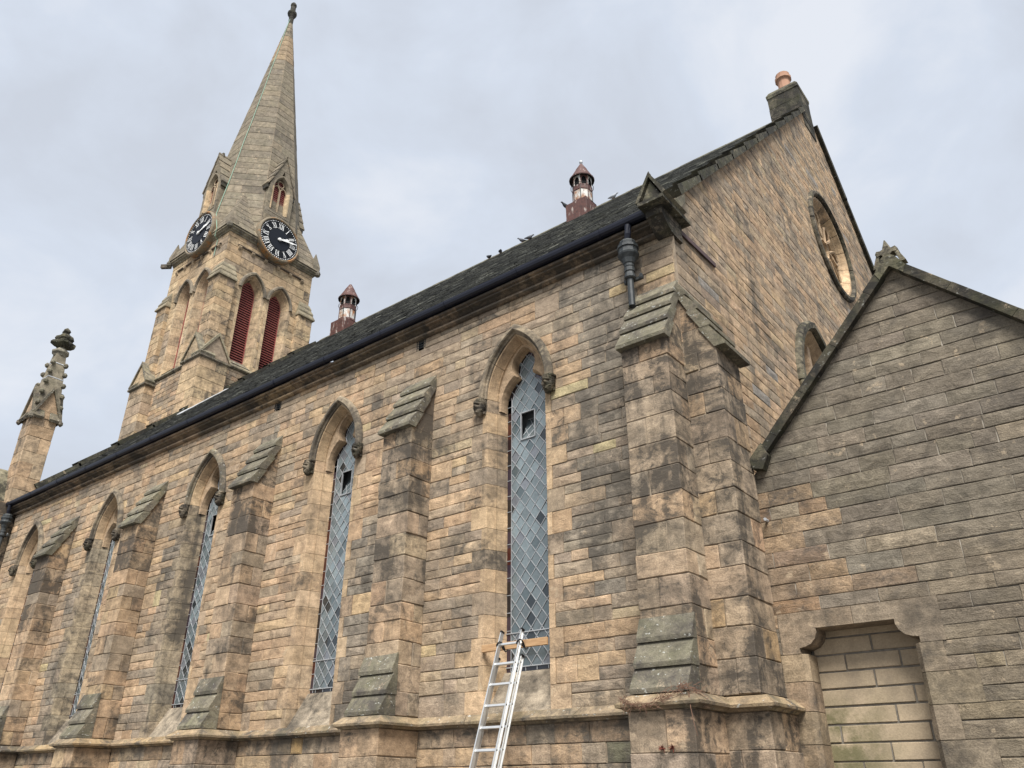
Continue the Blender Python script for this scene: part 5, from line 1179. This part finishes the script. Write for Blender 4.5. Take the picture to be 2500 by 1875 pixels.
def downpipe(x, y, label, zend):
    d = tag(empty('drainpipe', (x, y, zend)), label, 'drainpipe', 'cast iron drainpipes on the nave')
    mb = MB(); tube(mb, [(x + .06, y - .05, 10.17), (x + .04, y - .04, 10.0), (x, y, 9.86)], .055, 10); mb.build('swan_neck', 'gutter', d)
    mb = MB(); lathe(mb, (x, y, 0), [(.10, 9.88), (.135, 9.86), (.15, 9.83), (.145, 9.78), (.185, 9.755), (.185, 9.71), (.165, 9.70), (.165, 9.63), (.185, 9.60), (.175, 9.57), (.125, 9.50), (.10, 9.42), (.085, 9.40)], 12); mb.build('hopper', 'iron', d)
    mb = MB(); lathe(mb, (x, y, 0), [(.085, 9.42), (.085, 9.36), (.075, 9.34), (.09, 9.33), (.09, 9.26), (.075, 9.25), (.08, 9.20), (.095, 9.19), (.095, 9.14), (.07, 9.12)], 12); mb.build('socket', 'iron', d)
    mb = MB(); tube(mb, [(x, y, 9.3), (x, y, 8.6), (x, y, zend)], .055, 10); mb.build('pipe', 'iron', d)
    mb = MB(); bar(mb, (x - .16, y + .13, 9.17), (x + .17, y + .13, 9.17), .05, .05, (0, 1, 0)); lathe(mb, (x + .15, y + .1, 0), [(.02, 9.12), (.035, 9.15), (.035, 9.2), (.02, 9.23)], 6); lathe(mb, (x - .14, y + .1, 0), [(.02, 9.12), (.035, 9.15), (.035, 9.2), (.02, 9.23)], 6); mb.build('ear_bracket', 'iron', d)
downpipe(-.70, -.22, 'black drainpipe with hopper head above the corner buttress', 8.66)
downpipe(-25.0 + .25, -.25, 'black drainpipe with hopper head at the left edge of the nave', 8.66)

# ================================================================== LADDER AND BOARD
bd = MB(); cbox(bd, (-3.90, -.075, 3.535), (-2.63, -.03, 3.645), .004, jit=.002); bo = bd.build('timber_board', 'wood'); tag(bo, 'pale timber board across the nearest window, behind the ladder top', 'board')
lad = tag(empty('ladder', (-3.17, -1.4, 0)), 'aluminium extension ladder leaning on a board at the nearest window', 'ladder')
ux = V(0, .342, 1.0); ux /= np.linalg.norm(ux); nl = V(0, -ux[2], ux[1])          # along the ladder, and outwards from the wall
def lp(s, d, x): 
    z = 0; return V(x, -.235, 3.50) + ux * s + nl * d
def section(name, xl, xr, d, s0, s1, rung_off):
    sec = empty(name, tuple(lp(s0, d, (xl + xr) / 2)), lad)
    for x_, sg in ((xl, 1), (xr, -1)):
        mb = MB()
        for w, t, ox, od in ((.066, .006, 0, 0), (.022, .006, sg * -.009, .030), (.022, .006, sg * -.009, -.030)):
            if w > .05: bar(mb, lp(s0, d, x_), lp(s1, d, x_), t, w, nl)
            else: bar(mb, lp(s0, d + od, x_ + ox), lp(s1, d + od, x_ + ox), w, t, nl)
        mb.build('rail', 'alu', sec)
        mb = MB(); bar(mb, lp(s1 - .01, d, x_ + sg * -.008), lp(s1 + .018, d, x_ + sg * -.008), .032, .074, nl); mb.build('end_cap', 'plastic', sec)
    s = rung_off
    while s < s1 - .03:
        if s > s0 + .05:
            mb = MB(); bar(mb, lp(s, d, xl), lp(s, d, xr), .030, .028, nl); mb.build('rung', 'alu', sec)
            for x_, sg in ((xl, -1), (xr, 1)):
                mb = MB(); tube(mb, [lp(s, d, x_ + sg * .002), lp(s, d, x_ + sg * .006)], .012, 8); mb.build('rivet', 'plastic', sec)
        s += .3125
L0 = -3.50 / ux[2]
section('front_section', -3.365, -2.99, .055, L0 + .05, .26, -11 * .3125 + .06)
section('rear_section', -3.40, -2.955, -.025, L0 + .03, -.12, -11 * .3125 + .06 + .037)
for x_ in (-3.37, -2.985):
    mb = MB(); pts = [lp(.06 + .03 * math.sin(a * 2), .02 + .085 * math.cos(a), x_ + .045 * math.sin(a)) for a in np.linspace(0, 2 * math.pi, 13)]; tube(mb, pts, .012, 5); tube(mb, [lp(.05, .0, x_), lp(.0, -.06, x_ + .05), lp(.06, -.12, x_ + .02)], .012, 5); mb.build('strap', 'plastic', lad)

# ================================================================== PIGEONS, PLANTS
def bird_mesh(k):
    mb = MB(); loops = []; g0 = ((.10, .105, .12, 0), (.32, .34, .37, 0), (.045, .048, .055, 0))[k]
    prof = [(-.20, .010, .02, .0), (-.17, .035, .012, .005), (-.10, .06, .035, .02), (-.03, .078, .066, .04), (.04, .08, .08, .06), (.10, .062, .07, .10), (.135, .042, .045, .145), (.155, .036, .038, .175), (.185, .030, .03, .185), (.205, .012, .012, .180), (.225, .003, .004, .172)]
    for y, rx, rz, zc in prof: loops.append([(rx * math.cos(a), y, .085 + zc + rz * math.sin(a)) for a in np.linspace(0, 2 * math.pi, 10, endpoint=False)])
    loft(mb, loops, g0)
    for s in (-1, 1): tube(mb, [(s * .025, .0, .06), (s * .025, .01, .0)], .006, 5, (.25, .09, .07, 0))
    return mb.mesh('pigeon', 'bird', (0, 0, 0), True)
BM = [bird_mesh(i) for i in range(3)]
rz_ = lambda y: ZR + .13 if abs(y - YR) < .05 else 10.62 + y
for x, y, z, rot, k, s, lab in ((-9.40, 10.98, 22.265, 2.6, 2, 1.05, 'dark pigeon perched on the base box of the near ventilator'),
        (-7.52, 11.45, 22.08, -1.2, 1, 1.02, 'pale grey pigeon alone between near ventilator and gable coping'),
        (-11.98, 11.46, 22.09, 1.9, 0, 1.02, 'pigeon of the nearer ridge pair, on the left'),
        (-11.50, 11.30, 21.91, -.9, 0, 1.02, 'pigeon of the nearer ridge pair, on the right'),
        (-13.05, 11.32, 21.94, .8, 2, 1.02, 'dark pigeon of the farther ridge pair, on the right'),
        (-13.62, 11.26, 21.88, 1.2, 2, 1.02, 'dark pigeon of the farther ridge pair, on the left')):
    o = bpy.data.objects.new('pigeon', BM[k]); put(o, (x, y, z), None); o.rotation_euler = (0, 0, rot); o.scale = (s, s, s); tag(o, lab, 'pigeon', 'pigeons on the roof')
mb = MB(); pr_ = random.Random(4)
path = [(-.92, -.93, 2.63), (-.80, -1.0, 2.56), (-.62, -1.03, 2.50), (-.45, -1.03, 2.52), (-.28, -1.0, 2.58), (-.12, -.96, 2.66), (.0, -.93, 2.69), (.08, -.86, 2.64), (.12, -.80, 2.55)]
for i in range(170):
    t = pr_.random() * (len(path) - 1.01); j = int(t); a = V(*path[j]) + (V(*path[j + 1]) - V(*path[j])) * (t - j); pts = []
    d = V(*path[min(j + 1, 8)]) - V(*path[max(j - 0, 0)]); d /= np.linalg.norm(d) + 1e-6; p = a + V(pr_.gauss(0, .02), pr_.gauss(0, .02), pr_.gauss(0, .022))
    for s in range(5): pts.append(tuple(p)); d = d + V(pr_.gauss(0, .45), pr_.gauss(0, .35), pr_.gauss(-.05, .4)); d /= np.linalg.norm(d); p = p + d * .035
    tube(mb, pts, [.004, .0035, .003, .0025, .0015], 3)
tube(mb, [(.04, -.95, 2.62), (.07, -.99, 2.45), (.10, -1.0, 2.28), (.13, -1.0, 2.15)], [.006, .005, .004, .002], 4)
tag(mb.build('dry_plant', 'dry'), 'withered brown stems draped on the ledge of the corner buttress', 'plant')
for x, lab in ((-.38, 'left tuft of the two small red weeds low on the corner buttress'), (-.25, 'right tuft of the two small red weeds low on the corner buttress')):
    mb = MB()
    for i in range(22):
        d = V(pr_.gauss(0, .6), -abs(pr_.gauss(.5, .3)), pr_.gauss(.1, .6)); d /= np.linalg.norm(d); l = pr_.uniform(.03, .07); o_ = V(x, -.905, 2.04)
        tube(mb, [tuple(o_), tuple(o_ + d * l * .6 + V(0, 0, .004)), tuple(o_ + d * l)], [.004, .005, .001], 3)
    tag(mb.build('red_weed', 'weed'), lab, 'weed', 'red weeds in the joint')
